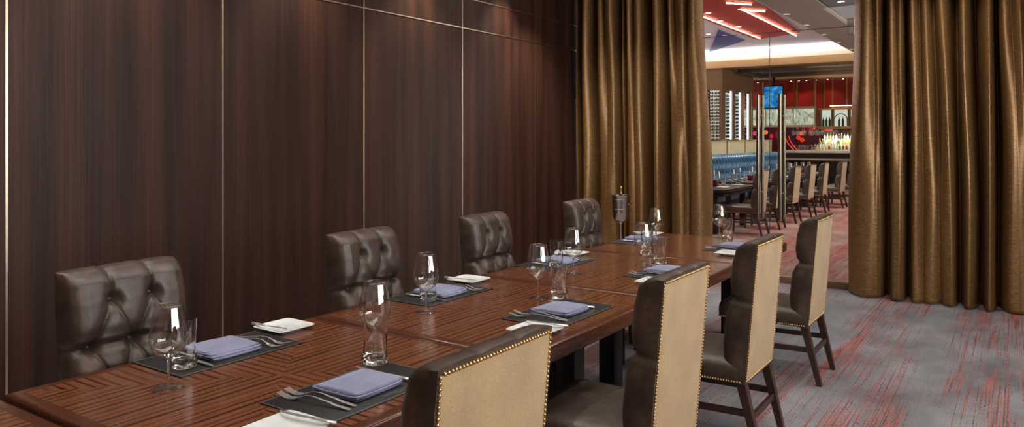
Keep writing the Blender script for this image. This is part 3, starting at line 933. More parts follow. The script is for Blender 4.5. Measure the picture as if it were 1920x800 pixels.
# added glowing panel over the table, unseen, for overhead fill and reflections
lp = thing('added_fill_panel', 'long glowing panel added over the dining table as fill light', 'ceiling light', (-1.9, 3.2, RZ))
MB().box(-.42, .42, -2.9, 2.9, -.012, -.002).build('diffuser', emit('fill_panel_glow', (255, 244, 230), 3.0), lp)
fr_ = MB()
for x0, x1, y0, y1 in ((-.46, -.42, -2.94, 2.94), (.42, .46, -2.94, 2.94), (-.42, .42, -2.94, -2.9), (-.42, .42, 2.9, 2.94)): fr_.box(x0, x1, y0, y1, -.03, 0)
fr_.build('frame', M['lamp_ring'], lp)
# added ledges with uplights, unseen, for soft fill bounced off the ceiling
struct('trim_fill_ledge_back', MB().rbox(WX, RX, BY, BY + .22, 3.10, 3.16, .004), M['ceil'])
struct('trim_fill_ledge_right', MB().rbox(RX - .22, RX, BY + .22, 8.1, 3.10, 3.16, .004), M['ceil'])
area(-.6, BY + .11, 3.18, 7.6, .12, 90, WARM, (PI, 0, 0))
area(RX - .11, 2.4, 3.18, .12, 10.5, 130, WARM, (PI, 0, 0))
# key light from the aisle side, placed in the added window opening
area(RX + .115, (WY0 + WY1) / 2, (WZ0 + WZ1) / 2, WY1 - WY0 - .1, WZ1 - WZ0 - .1, 250, (1.0, .98, .965), (PI / 2, 0, PI / 2))

# ------------------------------------------------------------------ the restaurant beyond the glass
FY = 22.3                      # fascia line
BWY = 29.0                     # wall behind the bar
TC = 4.3                       # tray ceiling
struct('floor_restaurant', MB().box(-13, 5, 8.78, BWY + 1, -.05, 0), M['carpet_red'])
M['white_ceil'] = plain('white_ceiling', (226, 224, 226), 0.85, 0, .02)
M['grey_ceil'] = plain('warm_grey_ceiling', (150, 140, 128), 0.8, 0, .03)
M['blue_ceil'] = plain('slate_ceiling', (112, 118, 128), 0.8, 0, .03)
M['tan'] = plain('tan_paint', (214, 174, 120), 0.7, 0, .04)
M['brown_paint'] = plain('brown_paint', (128, 98, 66), 0.7, 0, .06)
M['dark_brown'] = plain('dark_brown_paint', (62, 50, 40), 0.6)
M['red_paint'] = plain('red_ceiling_paint', (188, 52, 44), 0.7, 0, .04)
M['blue_paint'] = plain('blue_ceiling_paint', (70, 76, 150), 0.7, 0, .04)
M['red_gloss'] = plain('red_lacquer', (132, 24, 18), 0.3, 0, .1, 3)
M['brass'] = plain('brass_frame', (196, 158, 84), 0.3, 1.0, .1)
M['black'] = plain('black_lacquer', (18, 16, 18), 0.25)
M['led'] = emit('led_tube', (255, 226, 190), 12)
M['led_cool'] = emit('led_strip_cool', (222, 232, 255), 3)
M['shelf_glow'] = emit('lit_shelf_back', (226, 232, 212), .9)
M['teal'] = None
struct('ceiling_tray', MB().box(-13, -3.74, 8.75, FY + 3.0, TC, TC + .08), M['white_ceil'])
# dropped soffit with a deep edge, and the slate ceiling past a dark reveal
struct('ceiling_soffit', MB().box(-3.74, -2.88, 8.75, FY, 4.0, 4.06), M['grey_ceil'])
struct('trim_soffit_edge', MB().box(-3.755, -3.735, 8.75, FY, 4.0, 4.10), M['white_ceil'])
struct('trim_reveal', MB().box(-2.88, -2.80, 8.75, FY, 4.03, 4.07), M['black'])
struct('ceiling_slate', MB().box(-2.80, 5, 8.75, FY, 4.0, 4.06), M['blue_ceil'])
struct('ceiling_cover', MB().box(-3.74, 5, 8.75, FY + .2, 4.10, 4.16), M['black'])
struct('ceiling_lower', MB().box(-13, 5, FY + .1, BWY + .2, 3.81, 3.89), M['brown_paint'])
struct('beam_fascia', MB().rbox(-13, 5, FY, FY + .12, 3.78, 3.99, .006), M['tan'])
cf = MB()
for (x0, x1, y0, y1) in ((-7.3, -2.5, 23.4, 23.62), (-7.3, -2.5, 25.4, 25.6), (-7.3, -7.1, 23.62, 25.4), (-2.7, -2.5, 23.62, 25.4)):
    cf.rbox(x0, x1, y0, y1, 3.69, 3.81, .01)
struct('trim_coffer', cf, M['dark_brown'])
struct('trim_coffer_rim', MB().rbox(-12, 4, 26.2, 26.32, 3.67, 3.81, .01), M['tan'])
struct('wall_restaurant_left', MB().box(-13.1, -13, 8.7, BWY, 0, 4.4), M['brown_paint'])
struct('wall_restaurant_right', MB().box(5, 5.1, 8.7, BWY, 0, 4.4), M['brown_paint'])
struct('wall_front_left', MB().box(-13, WX - .08, 8.6, 8.75, 0, 4.4), M['brown_paint'])
struct('wall_front_right', MB().box(RX, 5, 8.6, 8.75, 0, 4.4), M['brown_paint'])
struct('wall_front_over', MB().box(-13, 5, 8.70, 8.80, RZ, 4.4), M['brown_paint'])
struct('wall_bar', MB().box(-13, 5, BWY, BWY + .1, 0, 4.0), M['red_gloss'])

# painted ceiling shapes, thin raised panels
def ceil_poly(name, mat, pts, z0, z1, label):
    a = [(x, y, z0) for x, y in pts]; b2 = [(x, y, z1) for x, y in pts]
    o = MB().prism(a, b2).build(name, mat, sharp=30)
    return tag(o, label, 'ceiling panel')
rp = [at_z(u, v, 4.283) for u, v in ((1500, 62), (1418, 74), (1280, 21), (1280, -12), (1418, -4), (1442, 17))]
ceil_poly('ceiling_panel', M['red_paint'], rp, 4.283, TC - .0005, 'long red panel on the white ceiling between light tubes')
tp = [at_z(u, v, 4.283) for u, v in ((1329.5, 98), (1346.8, 56), (1396.5, 76))]
ceil_poly('ceiling_panel', M['blue_paint'], tp, 4.283, TC - .0005, 'blue triangular panel on the white ceiling')
# light tubes with small clips
def led(a, b2, label):
    pa = at_z(a[0], a[1], 4.25); pb = at_z(b2[0], b2[1], 4.25)
    t = thing('ceiling_light_tube', label, 'light tube', (pa[0], pa[1], 4.25), 0, 'light tubes around the red ceiling panel')
    dx, dy = pb[0] - pa[0], pb[1] - pa[1]; L = math.hypot(dx, dy)
    MB().tube([(0, 0, 0), (dx, dy, 0)], .014, 10).build('tube', M['led'], t)
    k = .15
    while k < L:
        MB().box(dx / L * k - .014, dx / L * k + .014, dy / L * k - .014, dy / L * k + .014, 0.0, .033).build('clip', M['black'], t); k += .8
led((1392, 18), (1493, 67), 'long bright light tube along the aisle side of the red panel')
led((1390, 18.5), (1434, 21.5), 'short bright light tube meeting the long one in a corner')
led((1362, 5.5), (1409, 8.5), 'short light tube crossing the near end of the red panel')
led((1290, 20.5), (1425, 72), 'long light tube along the wall side of the red panel')
# cove light on top of the fascia and along the soffit edge
area(-8.3, FY + .24, 3.95, 9.2, .10, 95, (.90, .93, 1.0), (PI + .75, 0, 0))
struct('wall_cove_riser', MB().box(-13, -3.74, FY + .42, FY + .46, 3.895, TC), M['white_ceil'])
area(-3.62, 15.5, 4.075, .05, 13, 8, (.92, .94, 1.0), (PI, 0, 0))

lens2 = emit('restaurant_lamp_lens', (255, 240, 220), 12)
rl = [(1577, 2.5, 4.0), (1328, 24, 4.28), (1350, 39, 4.28), (1389, 17, 4.28), (1385, 50, 4.28), (1328, 64, 4.295), (1553, 122.5, 3.81), (1377, 133, 3.81)]
rlab = ['round downlight in the slate ceiling', 'small downlight in the red panel beside the curtain edge', 'small downlight in the red panel, second along the tube', 'small downlight at the corner of the light tubes',
        'small downlight in the red panel above the blue triangle', 'small downlight in the white ceiling beside the blue triangle', 'downlight in the brown ceiling near the wide curtain', 'downlight in the brown ceiling over the wine racks']
d0 = None
for (u, v, z), lb in zip(rl, rlab):
    x, y = at_z(u, v, z)
    if d0 is None: d0 = downlight_body('downlight_fitting', x, y, z, lb, lens2, 'restaurant downlights')
    else: dup(d0, (x, y, z), 0, lb)
# general light of the restaurant
for x, y in ((-3.0, 11), (-3.0, 14), (-3.0, 17), (-3.0, 20), (-5.2, 13), (-5.2, 17), (-7.4, 15), (-5.2, 20)):
    spot(x, y, (3.98 if x > -3.5 else 4.24), 300, (1, .88, .76), 1.9, .7, .06)
for x, y in ((-6.5, 24.5), (-4.2, 24.5), (-8.4, 24.5)):
    spot(x, y, 3.79, 190, (1, .86, .72), 2.2, .7, .06)

# fill light and uplights added out of view to brighten the restaurant
area(4.9, 15.5, 2.3, 2.2, 12, 900, (1, .90, .80), (PI / 2, 0, PI / 2))
area(4.0, 15.5, 2.6, .5, 12, 2200, (.95, .93, 1), (PI, 0, 0))
area(-12.2, 15.5, 2.6, .5, 12, 1100, (.95, .93, 1), (PI, 0, 0))
# ---------------------------------------------------------------- wine display cabinet
wx0, wx1, wy0, wy1 = -10.5, -7.5, 22.5, 25.7
cab = thing('wine_cabinet', 'tall bronze wine display cabinet with lit racks of bottles behind the banquette', 'wine cabinet', (0, 0, 0))
k = MB()
zt_, zb_, zr = 3.80, 1.05, 3.14
rx0, rx1 = x_on(1325, wy0), x_on(1349, wy0)
k.box(wx0, rx0, wy0, wy0 + .3, 0, zt_); k.box(rx1, wx1, wy0, wy0 + .3, 0, zt_)
k.box(rx0, rx1, wy0, wy0 + .3, zr, zt_); k.box(rx0, rx1, wy0, wy0 + .3, 0, zb_)
bays = [(22.80, 23.52), (23.78, 24.42), (24.70, 25.30)]
yy = wy0 + .3
for a, b2 in bays:
    k.box(wx1 - .06, wx1, yy, a, 0, zt_); k.box(wx1 - .06, wx1, a, b2, zr, zt_); k.box(wx1 - .06, wx1, a, b2, 0, zb_); yy = b2
k.box(wx1 - .06, wx1, yy, wy1, 0, zt_)
k.build('casing', M['brown_paint'], cab, sharp=30)
MB().box(rx0 - .02, rx1 + .02, wy0 + .36, wy0 + .40, zb_, zr).build('lit_back', M['shelf_glow'], cab)
MB().box(wx1 - .42, wx1 - .40, wy0 + .44, wy1, zb_, zr).build('lit_back', M['shelf_glow'], cab)
for a, b2 in bays:
    MB().box(wx1 - .05, wx1 - .02, b2 - .13, b2 - .05, zb_, zr).build('light_strip', M['led_cool'], cab)
    MB().tube([(wx1 + .02, b2 + .10, 1.6), (wx1 + .02, b2 + .10, 3.2)], .014, 8).build('pull_bar', M['steel'], cab)
# wine bottles lying in the racks
wineB = None
M['wine_dark'] = plain('dark_wine_glass', (16, 20, 16), 0.12); M['wine_foil'] = plain('wine_foil', (110, 30, 34), 0.35)
M['wine_blue'] = plain('blue_wine_glass', (40, 90, 190), 0.12); M['white_foil'] = plain('white_foil', (226, 224, 220), .35)
def bottle(name, mb_body, mb_cap, label, group, loc, rot=(0, 0, 0)):
    t = thing(name, label, 'bottle', loc, 0, group); t.rotation_euler = rot
    MB().lathe([(0, 0), (.034, 0), (.038, .004), (.038, .19), (.034, .215), (.018, .25), (.0145, .265), (0, .265)], 14).build('body', mb_body, t)
    MB().lathe([(.0148, .245), (.0150, .30), (.016, .302), (.016, .315), (0, .316)], 12).build('capsule', mb_cap, t)
    return t
cols = [rx0 + (rx1 - rx0) * q for q in (.13, .365, .635, .87)]
protoA = None
gA = 'wine bottles lying in the front rack'
for r in range(20):
    z = zb_ + .05 + r * .103
    for c_, x in enumerate(cols):
        lb = 'dark wine bottle lying in the front rack of the wine cabinet'
        loc = (x, wy0 + .345, z)
        rot = (PI / 2, 0, 0)
        if protoA is None: protoA = bottle('wine_bottle', M['wine_dark'], M['white_foil'], lb, gA, loc, rot)
        else: dup(protoA, loc, 0, rot=rot)
rk = MB()
for q in (.005, .25, .475, .525, .75, .995):
    x = rx0 + (rx1 - rx0) * q
    rk.box(x - .006, x + .006, wy0 + .06, wy0 + .075, zb_, zr)
for r in range(20):
    rk.box(rx0, rx1, wy0 + .20, wy0 + .22, zb_ + .004 + r * .103, zb_ + .011 + r * .103)
rk.build('rack', M['steel'], cab, sharp=30)
gB = ['bottles in the first side bay of the wine cabinet', 'bottles in the second side bay of the wine cabinet', 'bottles in the third side bay of the wine cabinet']
gl = ['wine bottle in the first side bay of the wine cabinet', 'wine bottle in the second side bay of the wine cabinet', 'wine bottle in the third side bay of the wine cabinet']
blueP = None
for bi, (a, b2) in enumerate(bays):
    for r in range(17):
        z = zb_ + .06 + r * .12
        loc = (wx1 - .36, a + .16 + .0 * r, z); rot = (0, PI / 2, .35)
        if bi == 0 and r > 9:
            lb = 'blue wine bottle high in the first side bay of the wine cabinet'
            if blueP is None: blueP = bottle('wine_bottle', M['wine_blue'], M['white_foil'], lb, 'blue bottles in the wine cabinet', loc, rot)
            else: dup(blueP, loc, 0, rot=rot)
        else: dup(protoA, loc, 0, gl[bi], gB[bi], rot)
rk = MB()
for a, b2 in bays:
    for r in range(17): rk.box(wx1 - .40, wx1 - .06, max(a, 22.87), b2 - .16, zb_ + .005 + r * .12, zb_ + .012 + r * .12)
rk.build('rack', M['steel'], cab, sharp=30)
area(wx1 - .2, 24.1, 3.12, .2, 2.6, 14, (.85, .92, 1), (0, 0, 0))

# ---------------------------------------------------------------- blue banquette and the glass screen behind it
t = NT('blue_leather'); b = t.bsdf(Roughness=0.33); f = t.noise(t.coords(), 6, 3)
t.link(t.ramp(f, [(0.3, lin(56, 96, 128)), (0.7, lin(84, 132, 166))]), b.inputs['Base Color']); M['blue_leather'] = t.mat
bx_, bz1 = -5.62, 1.26
def banquette(y0, y1, label):
    t = thing('banquette', label, 'banquette', (0, 0, 0), 0, 'blue tufted banquette along the wine wall')
    def tuft(u, v):
        y = y0 + (y1 - y0) * u; z = .42 + (bz1 - .42) * v
        # staggered wave channels
        p = .21
        ph = y / p + .22 * math.sin((z - .42) / .115 * PI)
        s_ = abs(math.sin(PI * ph)) ** .6
        e = min(1, (1 - v) / .06) ** .5 if v > .94 else 1
        return (bx_ - .19 + .09 * e + .15 * s_ * e, y, z)
    n_ = int((y1 - y0) / .021)
    MB().grid(tuft, n_, 40).build('tufted_back', M['blue_leather'], t, sharp=0)
    MB().rbox(bx_ - .22, bx_ - .06, y0, y1, .0, bz1, .02).build('back_frame', M['blue_leather'], t)
    MB().rbox(bx_ - .1, bx_ + .50, y0 + .005, y1 - .005, .30, .48, .05, 3).build('seat', M['blue_leather'], t)
    MB().box(bx_ - .1, bx_ + .42, y0, y1, 0, .30).build('plinth', M['black'], t)
ys = [11.2, 14.4, 17.0, 19.5, 22.0]
bl_ = ['section of blue tufted banquette behind the nearest restaurant table', 'section of blue tufted banquette at the second restaurant table', 'section of blue tufted banquette before the wine cabinet', 'last section of blue tufted banquette, towards the bar']
for (a, b2), lb in zip(zip(ys, ys[1:]), bl_): banquette(a, b2 - .012, lb)
t = NT('seeded_glass'); b = t.bsdf(Roughness=.25); b.inputs['Transmission Weight'].default_value = .45; b.inputs['IOR'].default_value = 1.2
f = t.noise(t.coords(), 22, 4); t.link(t.ramp(f, [(0.35, lin(232, 222, 170)), (0.65, lin(250, 246, 224))]), b.inputs['Base Color']); t.bump(f, .3, .01); M['seeded'] = t.mat
sx_ = -5.90
py = [11.2, 13.0, 14.8, 16.58, 18.03, 19.47, 20.9, 22.0]
slab_ = ['first', 'second', 'third', 'fourth', 'fifth', 'sixth', 'last']
for i, (a, b2) in enumerate(zip(py, py[1:])):
    t = thing('glass_screen', '%s seeded glass screen panel from the glass doors, framed in brass above the banquette' % slab_[i], 'screen', (0, 0, 0), 0, 'brass framed screens above the banquette')
    MB().box(sx_ - .008, sx_ + .008, a + .03, b2 - .03, 1.20, 1.575).build('pane', M['seeded'], t)
    MB().rbox(sx_ - .02, sx_ + .02, a + .005, b2 - .005, 1.575, 1.605, .004).build('top_rail', M['brass'], t)
    MB().rbox(sx_ - .02, sx_ + .02, a + .005, b2 - .005, 1.17, 1.20, .004).build('bottom_rail', M['brass'], t)
    for yy in (a + .02, b2 - .02):
        MB().box(sx_ - .018, sx_ + .018, yy - .014, yy + .014, 0, 1.6).build('post', M['brass'], t)

# ---------------------------------------------------------------- restaurant tables, chairs and settings
M['dark_top'] = plain('dark_table_top', (48, 40, 36), 0.28)
def rest_table(x0, x1, y0, y1, label):
    t = thing('restaurant_table', label, 'table', ((x0 + x1) / 2, (y0 + y1) / 2, 0), 0, 'dark restaurant tables')
    hx, hy = (x1 - x0) / 2, (y1 - y0) / 2
    MB().rbox(-hx, hx, -hy, hy, .71, .76, .006).build('tabletop', M['dark_top'], t)
    MB().rbox(-hx + .05, hx - .05, -hy + .05, hy - .05, .64, .7095, .004).build('apron', M['black'], t)
    for sx in (-1, 1):
        for sy in (-1, 1):
            MB().rbox(sx * (hx - .2) - .045, sx * (hx - .2) + .045, sy * (hy - .1) - .045, sy * (hy - .1) + .045, 0, .6395, .004).build('leg', M['black'], t)
    return t
RT = [(-5.02, -4.08, 12.35, 14.1, 'dark restaurant table nearest the glass doors, by the banquette'), (-5.02, -4.08, 14.75, 16.5, 'second dark restaurant table by the banquette'),
      (-5.02, -4.08, 17.0, 18.3, 'third dark restaurant table, before the bar'), (-5.02, -4.08, 18.8, 20.2, 'last dark restaurant table, closest to the bar')]
M['cube_red'] = plain('red_candle_glass', (92, 18, 26), 0.2); M['menu'] = plain('folded_menu', (196, 188, 176), .5)
cubes = None; cl = ['dark red candle cube on the nearest restaurant table, close to its near end', 'dark red candle cube on the second restaurant table', 'dark red candle cube on the third restaurant table', 'dark red candle cube on the last restaurant table']
gw_ = 'wine glasses on the restaurant tables'; gt_ = 'tumblers on the restaurant tables'; gm_ = 'place mats on the restaurant tables'; gn_ = 'napkins on the restaurant tables'
tname = ['nearest restaurant table', 'second restaurant table', 'third restaurant table', 'last restaurant table']
matp = None; mnp = None
for i, (x0, x1, y0, y1, lb) in enumerate(RT):
    rest_table(x0, x1, y0, y1, lb)
    cx, cy = (x0 + x1) / 2, (y0 + y1) / 2
    c_xy = (-4.56, 13.30) if i == 0 else (cx + .02, cy + .3)
    if i == 1: c_xy = (-4.62, 15.65)
    t = thing('candle_holder', cl[i], 'candle holder', (c_xy[0], c_xy[1], .7605), 0, 'red candle cubes')
    MB().rbox(-.05, .05, -.05, .05, 0, .105, .006).build('cube', M['cube_red'], t)
    MB().lathe([(0, .1052), (.02, .1052), (.02, .108), (0, .108)], 12).build('candle', M['china'], t)
    seats = [(sx, yy) for sx in (-1, 1) for yy in (y0 + (y1 - y0) * .27, y0 + (y1 - y0) * .75)]
    for sx, yy in seats:
        mx = cx + sx * .29
        if matp is None:
            matp = MB().rbox(-.14, .14, -.22, .22, 0, .004, .001, 1).build('placemat', M['mat']); mo = matp
            tag(mo, '', 'placemat', gm_)
            mnp = MB().rbox(-.09, .09, -.09, .09, 0, .02, .006).build('napkin', M['menu']); no = mnp
            tag(no, '', 'napkin', gn_)
        else: mo = dup(matp, (0, 0, 0), 0); no = dup(mnp, (0, 0, 0), 0)
        mo.location = (mx, yy, .7605); mo['label'] = 'dark placemat on the ' + tname[i]
        no.location = (mx, yy, .765); no['label'] = 'pale folded napkin on a placemat of the ' + tname[i]
        mo['group'] = gm_; mo['category'] = 'placemat'; no['group'] = gn_; no['category'] = 'napkin'
        gg = dup(proto['wine'], (cx + sx * .10, yy + sx * .26, .7605), 0, 'wine glass on the ' + tname[i], gw_)
        gg2 = dup(proto['tum'], (cx + sx * .20, yy + sx * .31, .7605), 0, 'water tumbler on the ' + tname[i], gt_)
chs = [(-3.85, 12.75, 'restaurant chair at the nearest table, seen between the long door handles'), (-3.85, 13.85, 'second restaurant chair from the doors, beside the right-hand door handle'),
       (-3.85, 15.05, 'third restaurant chair in the row beyond the doors'), (-3.85, 16.35, 'fourth restaurant chair in the row beyond the doors'),
       (-3.85, 17.65, 'fifth restaurant chair in the row beyond the doors'), (-3.72, 19.0, 'sixth restaurant chair in the row, half its back hidden by the next'), (-3.62, 19.9, 'last restaurant chair in the row, at the curtain edge')]
for x, y, lb in chs:
    dup(ch0, (x, y, 0), random.uniform(-.03, .03), lb, 'cream-backed chairs in the restaurant row')

# ---------------------------------------------------------------- bar
bar_ = thing('bar_counter', 'long dark bar counter with a pale stone edge', 'bar counter', (-4.3, 26.0, 0))
MB().rbox(-2.25, 2.6, -.05, .62, 1.16, 1.25, .01).build('countertop', plain('pale_stone', (186, 176, 160), .3, 0, .2, 3), bar_)
MB().box(-2.15, 2.5, .02, .55, 0, 1.1595).build('front', M['black'], bar_)
MB().rbox(-2.2, 2.6, -.42, -.02, .93, .985, .008).build('lower_ledge', plain('wood_ledge', (150, 132, 104), .35, 0, .3, 4), bar_)
for i in range(6):
    MB().box(-2.0 + i * .9, -1.95 + i * .9, -.38, .02, .70, .9295).build('bracket', M['black'], bar_)
# back counter with stepped bottle tiers
M['step_glow'] = emit('lit_step', (250, 236, 190), .8)
tiers = thing('bottle_step', 'stepped bottle display behind the bar counter', 'bottle display', (-4.55, 27.55, 0))
for i in range(3):
    MB().rbox(-1.55 + .12 * i, 2.5, .22 * i, .22 * i + .21, 0, 1.14 + .19 * i, .006).build('step', M['step_glow'], tiers)
cols_ = [('clear', (214, 220, 214), 'clear'), ('amber', (170, 96, 30), 'amber'), ('green', (62, 120, 56), 'green'), ('yellow', (214, 186, 72), 'yellow'), ('red', (176, 44, 40), 'red'), ('pale', (232, 226, 196), 'pale gold')]
bp = {}
for nm, rgb, _ in cols_:
    b_ = bottle('spirit_bottle', plain('spirit_' + nm, rgb, .12, 0, .15), M['white_foil'] if nm != 'clear' else M['steel'], nm, 'spirit bottles on the stepped display', (0, 0, 0))
    lab_ = MB().lathe([(.0386, .05), (.0386, .13)], 14).build('paper_label', plain('paper_' + nm, (236, 228, 200), .6), b_)
    bp[nm] = [b_, 0]
rn = random.Random(3)
tl = ['lowest', 'middle', 'top']
for i in range(3):
    x = -5.92 + .12 * i
    while x < -2.3:
        nm = cols_[rn.choice([0, 0, 0, 1, 2, 3, 4, 5, 5])]
        pb, used = bp[nm[0]]
        lb = '%s spirit bottle on the %s step behind the bar' % (nm[2], tl[i])
        loc = (x, 27.55 + .22 * i + .105, 1.1405 + .19 * i)
        if not used: pb.location = loc; pb['label'] = lb; bp[nm[0]][1] = 1; o = pb
        else: o = dup(pb, loc, 0, lb)
        s_ = rn.uniform(.92, 1.04); o.scale = (s_, s_, s_)
        x += rn.uniform(.082, .11)
# glass dishes stacked at the bar end
gp = None
for i in range(4):
    for k2 in range(3):
        loc = (-6.3 + i * .21 + rn.uniform(-.02, .02), 26.26 + (i % 2) * .06, 1.2505 + k2 * .062)
        if gp is None:
            gp = MB().lathe([(0, 0), (.05, 0), (.09, .05), (.094, .06), (.09, .06), (.048, .006), (0, .006)], 18).build('glass_bowl', M['glass_thin'])
            tag(gp, 'clear glass bowl stacked at the end of the bar counter', 'bowl', 'glass bowls stacked on the bar'); gp.location = loc
        else: dup(gp, loc, 0)
# hanging shelf cabinet above the bar
t = NT('etched_lit_glass'); e = t.new('ShaderNodeEmission'); f = t.noise(t.coords('Object', (9, 9, 4)), 1.0, 4, .6, 1.5)
t.link(t.ramp(f, [(0.3, lin(104, 106, 92)), (0.5, lin(186, 186, 164)), (0.7, lin(236, 236, 216))]), e.inputs[0]); e.inputs[1].default_value = 1.0; t.link(e.outputs[0], t.out.inputs[0]); M['etched'] = t.mat
M['pale_metal'] = plain('pale_champagne_metal', (206, 196, 168), .35, .6)
hs = thing('hanging_cabinet', 'lit etched-glass cabinet hanging over the bar, pale metal frame', 'cabinet', (0, 26.7, 0))
hx0, hx1 = -8.3, -5.72
MB().box(hx0, hx1, .03, .30, 2.12, 2.66).build('lit_panel', M['etched'], hs)
MB().rbox(hx0 - .03, hx1 + .03, -.02, .34, 2.66, 2.75, .006).build('top_rail', M['pale_metal'], hs)
MB().rbox(hx0 - .03, hx1 + .03, -.02, .34, 2.05, 2.12, .006).build('bottom_shelf', M['pale_metal'], hs)
for x in (hx0, -7.35, -6.42, hx1):
    MB().box(x - .02, x + .02, -.01, .33, 2.10, 2.67).build('upright', M['pale_metal'], hs)
for x in (hx0 + .1, -6.42, hx1):
    MB().box(x - .018, x + .018, .1, .14, 2.75, 3.81).build('hanger', M['brass'], hs)
hs2 = thing('hanging_cabinet', 'open lit shelf cabinet with arched niches over the bottles', 'cabinet', (0, 26.95, 0))
MB().box(-5.62, -2.2, .26, .30, 2.06, 2.62).build('lit_panel', M['shelf_glow'], hs2)
MB().rbox(-5.66, -2.2, -.02, .32, 1.98, 2.06, .006).build('bottom_shelf', M['brass'], hs2)
MB().rbox(-5.66, -2.2, -.02, .32, 2.62, 2.68, .006).build('top_rail', M['brass'], hs2)
MB().box(-5.3, -2.2, .08, .10, 2.74, 2.77).build('light_strip', M['led'], hs2)
for x in (-5.62, -5.22, -4.70, -4.1, -3.5, -2.9, -2.25):
    MB().box(x - .03, x + .03, 0, .30, 2.06, 2.62).build('upright', M['brown_paint'], hs2)
for x in (-5.22, -3.5):
    MB().box(x - .02, x + .02, .1, .14, 2.68, 3.81).build('hanger', M['brass'], hs2)
for x0, x1 in ((-5.19, -4.73), (-4.67, -4.13), (-4.07, -3.53)):
    cxx, r_ = (x0 + x1) / 2, (x1 - x0) / 2 - .03
    for (ra, rb) in ((r_, r_ + .03),):
        arc = [(cxx + ra * math.cos(PI * q / 12), .10, 2.28 + ra * math.sin(PI * q / 12)) for q in range(13)]
        MB().tube([(cxx + ra, .10, 2.07)] + arc + [(cxx - ra, .10, 2.07)], .018, 6).build('arch', M['pale_metal'], hs2)
for i, x in enumerate((-5.52, -5.42, -5.32, -5.02, -4.9, -4.55, -4.42, -4.28)):
    dup(protoA, (x, 27.08, 2.0605), 0, 'dark bottle standing in the open lit shelf over the bar', 'bottles in the open lit shelf', (0, 0, 0))
# stemware hanging under the cabinets
hang = 'stemmed glass hanging upside down over the bar counter'
for i in range(14):
    x = -6.42 + i * .090 + (.08 if i > 4 else 0) + (.08 if i > 9 else 0)
    hg = dup(proto['wine'], (x, 26.72 + .13 * (i % 2), 2.033), 0, hang, 'glasses hanging over the bar', (PI, 0, 0)); hg.name = 'hanging_wine_glass'
gr = MB()
for yv in (26.70, 26.74, 26.83, 26.87): gr.box(-6.6, -5.0, yv - .006, yv + .006, 2.0332, 2.0495)
tag(gr.build('glass_rack', M['steel'], sharp=30), 'steel rail rack holding the hanging glasses', 'glass rack')
# television
tv = thing('television', 'flat television glowing blue on the red wall', 'television', (-6.91, 26.0, 0))
MB().rbox(-.33, .33, 0, .06, 2.66, 3.44, .008).build('casing', M['black'], tv)
t = NT('tv_picture'); e = t.new('ShaderNodeEmission'); f = t.noise(t.coords('Object', (5, 5, 5)), 1.0, 5, .6)
t.link(t.ramp(f, [(0.3, lin(14, 70, 150)), (0.5, lin(40, 140, 214)), (0.68, lin(130, 206, 240))]), e.inputs[0]); e.inputs[1].default_value = .85; t.link(e.outputs[0], t.out.inputs[0])
MB().box(-.305, .305, -.004, -.001, 2.70, 3.41).build('screen', t.mat, tv)
MB().box(-.04, .04, .06, .10, 3.2, 3.81).build('mount', M['black'], tv)
# brass mullions over the red wall panels
for i, u in enumerate((1404, 1431, 1495, 1527, 1546, 1588)):
    x = x_on(u, BWY - .03)
    struct('trim_%d' % (40 + i), MB().box(x - .025, x + .025, BWY - .06, BWY, 2.0, 3.81), M['brass'])
M['burgundy'] = plain('burgundy_panel', (74, 12, 20), 0.25, 0, .2, 2); M['plum'] = plain('plum_panel', (58, 18, 54), 0.25, 0, .2, 2)
xs_ = [x_on(u, BWY - .03) for u in (1380, 1424, 1446, 1462, 1478, 1494, 1518, 1536, 1572, 1580, 1610, 1700)]
for i, (a, b2) in enumerate(zip(xs_, xs_[1:])):
    struct('trim_%d' % (60 + i), MB().box(a + .01, b2 - .01, BWY - .025, BWY, 0, 2.1), (M['burgundy'], M['plum'], M['burgundy'], M['burgundy'], M['plum'], M['burgundy'], M['plum'], M['burgundy'], M['black'], M['burgundy'], M['plum'])[i])
# small spots grazing the red panels
for i, (u, v) in enumerate(((1409, 167), (1421, 166), (1483, 159), (1498, 156), (1512, 153), (1530, 152), (1552, 152), (1581, 152))):
    x = x_on(u, BWY - .45)
    t = thing('wall_spotlight', '%s small spotlight from the wine cabinet, over the red wall panels' % ['first', 'second', 'third', 'fourth', 'fifth', 'sixth', 'seventh', 'eighth'][i], 'spotlight', (x, BWY - .45, 3.77), 0, 'small spotlights over the red panels')
    MB().lathe([(0, .038), (.04, .038), (.04, .0), (.03, -.01), (.03, 0), (0, 0)], 14).build('can', M['downcase'], t)
    MB().lathe([(0, -.012), (.029, -.012), (.029, -.002), (0, -.002)], 12).build('lens', lens2, t)
    if i % 2 == 0: spot(x, BWY - .45, 3.74, 26, (1, .72, .5), 1.5, .8, .03, (x, BWY, 2.2))
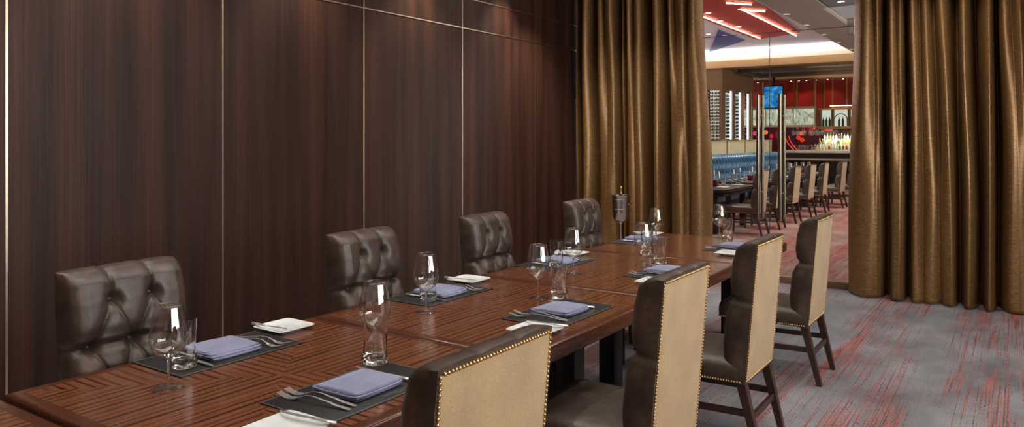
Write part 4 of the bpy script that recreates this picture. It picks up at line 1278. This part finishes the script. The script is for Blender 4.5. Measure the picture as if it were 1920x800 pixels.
# glowing round lamps and lit decorations on the red back wall
rnl = [(1408, 251, (255, 70, 170), 'magenta round lamp on the bar wall beside the wine cabinet'), (1415.5, 250, (255, 60, 150), 'pink round lamp on the bar wall'), (1436, 248, (255, 140, 60), 'orange round lamp on the bar wall between the door handles'),
       (1446, 255, (230, 50, 60), 'small red round lamp on the bar wall'), (1502, 250, (255, 90, 40), 'orange lamp behind the hanging glasses, upper'), (1504, 262, (255, 70, 40), 'orange lamp behind the hanging glasses, lower'), (1497, 258, (255, 60, 50), 'red lamp behind the hanging glasses')]
for u, v, rgb, lb in rnl:
    y = BWY - .056; x = x_on(u, y); d = -x * SI + y * CO; z = EYE - (v - CY) * d / FPX
    t = thing('wall_lamp', lb, 'wall lamp', (x, y, z), 0, 'glowing round lamps on the bar wall')
    t.rotation_euler = (PI / 2, 0, 0)
    MB().lathe([(.05, -.03), (.07, -.03), (.08, 0), (.07, .02), (.05, .02), (.043, 0), (.05, -.03)], 20).build('rim', emit('lamp_rim_%d_%d' % (u, v), rgb, 1.0), t)
    MB().lathe([(0, -.02), (.042, -.02), (.042, .02), (0, .025)], 16).build('disc', emit('lamp_disc_%d_%d' % (u, v), tuple(int(c * .75) for c in rgb), 1.4), t)
ps = thing('lit_sign', 'small violet and red lit panel on the bar wall above the bottles', 'lit sign', (x_on(1556, BWY - .05), BWY - .046, 1.98))
MB().rbox(-.16, .16, -.02, .02, .02, .12, .004).build('upper_strip', emit('violet_glow', (120, 90, 230), 1.0), ps)
MB().rbox(-.19, .10, -.02, .02, -.06, .0, .004).build('lower_strip', emit('red_glow', (255, 80, 70), 1.1), ps)
ar = thing('neon_wall_lamp', 'two curved red neon lines on the bar wall', 'neon light', (x_on(1490, BWY - .06), BWY - .038, 1.2))
for off in (0, .13):
    MB().tube([(off - .35 + .35 * q * q + .08 * q, 0, .55 - .62 * q) for q in [i / 10 for i in range(11)]], .012, 6).build('tube', emit('neon_red', (255, 60, 50), 1.6), ar)
# coloured bar light
def point(x, y, z, p, c, r=.15):
    l = bpy.data.lights.new('glow', 'POINT'); l.energy = p; l.color = c; l.shadow_soft_size = r
    o = bpy.data.objects.new('bar_glow', l); C.objects.link(o); o.location = (x, y, z)
point(-7.6, 28.4, 1.8, 5, (1, .12, .35)); point(-6.4, 28.5, 1.95, 5, (1, .16, .12)); point(-4.6, 28.6, 1.9, 4, (1, .12, .2))
area(-4.2, 27.7, 1.97, 3.2, .3, 55, (1, .93, .78), (0, 0, 0))

# ------------------------------------------------------------------ world, camera, view
w = bpy.data.worlds.new('World'); SC.world = w; w.use_nodes = True
w.node_tree.nodes['Background'].inputs[0].default_value = (.5, .5, .55, 1)
w.node_tree.nodes['Background'].inputs[1].default_value = 0.05
cam = bpy.data.cameras.new('Camera'); co_ = bpy.data.objects.new('Camera', cam); C.objects.link(co_)
co_.location = (0, 0, EYE); co_.rotation_euler = (PI / 2, 0, TH)
cam.sensor_width = 36; cam.lens = FPX / 1920 * 36; cam.shift_y = -(400 - CY) / 1920; cam.clip_start = .05; cam.clip_end = 200
SC.camera = co_
SC.view_settings.view_transform = 'Standard'; SC.view_settings.look = 'None'; SC.view_settings.gamma = 1; SC.view_settings.use_curve_mapping = False
SC.view_settings.exposure = 0.0
cy_ = SC.cycles
cy_.use_denoising = True
cy_.max_bounces = 12; cy_.transparent_max_bounces = 32; cy_.transmission_bounces = 12; cy_.glossy_bounces = 6; cy_.diffuse_bounces = 4
cy_.sample_clamp_indirect = 6.0
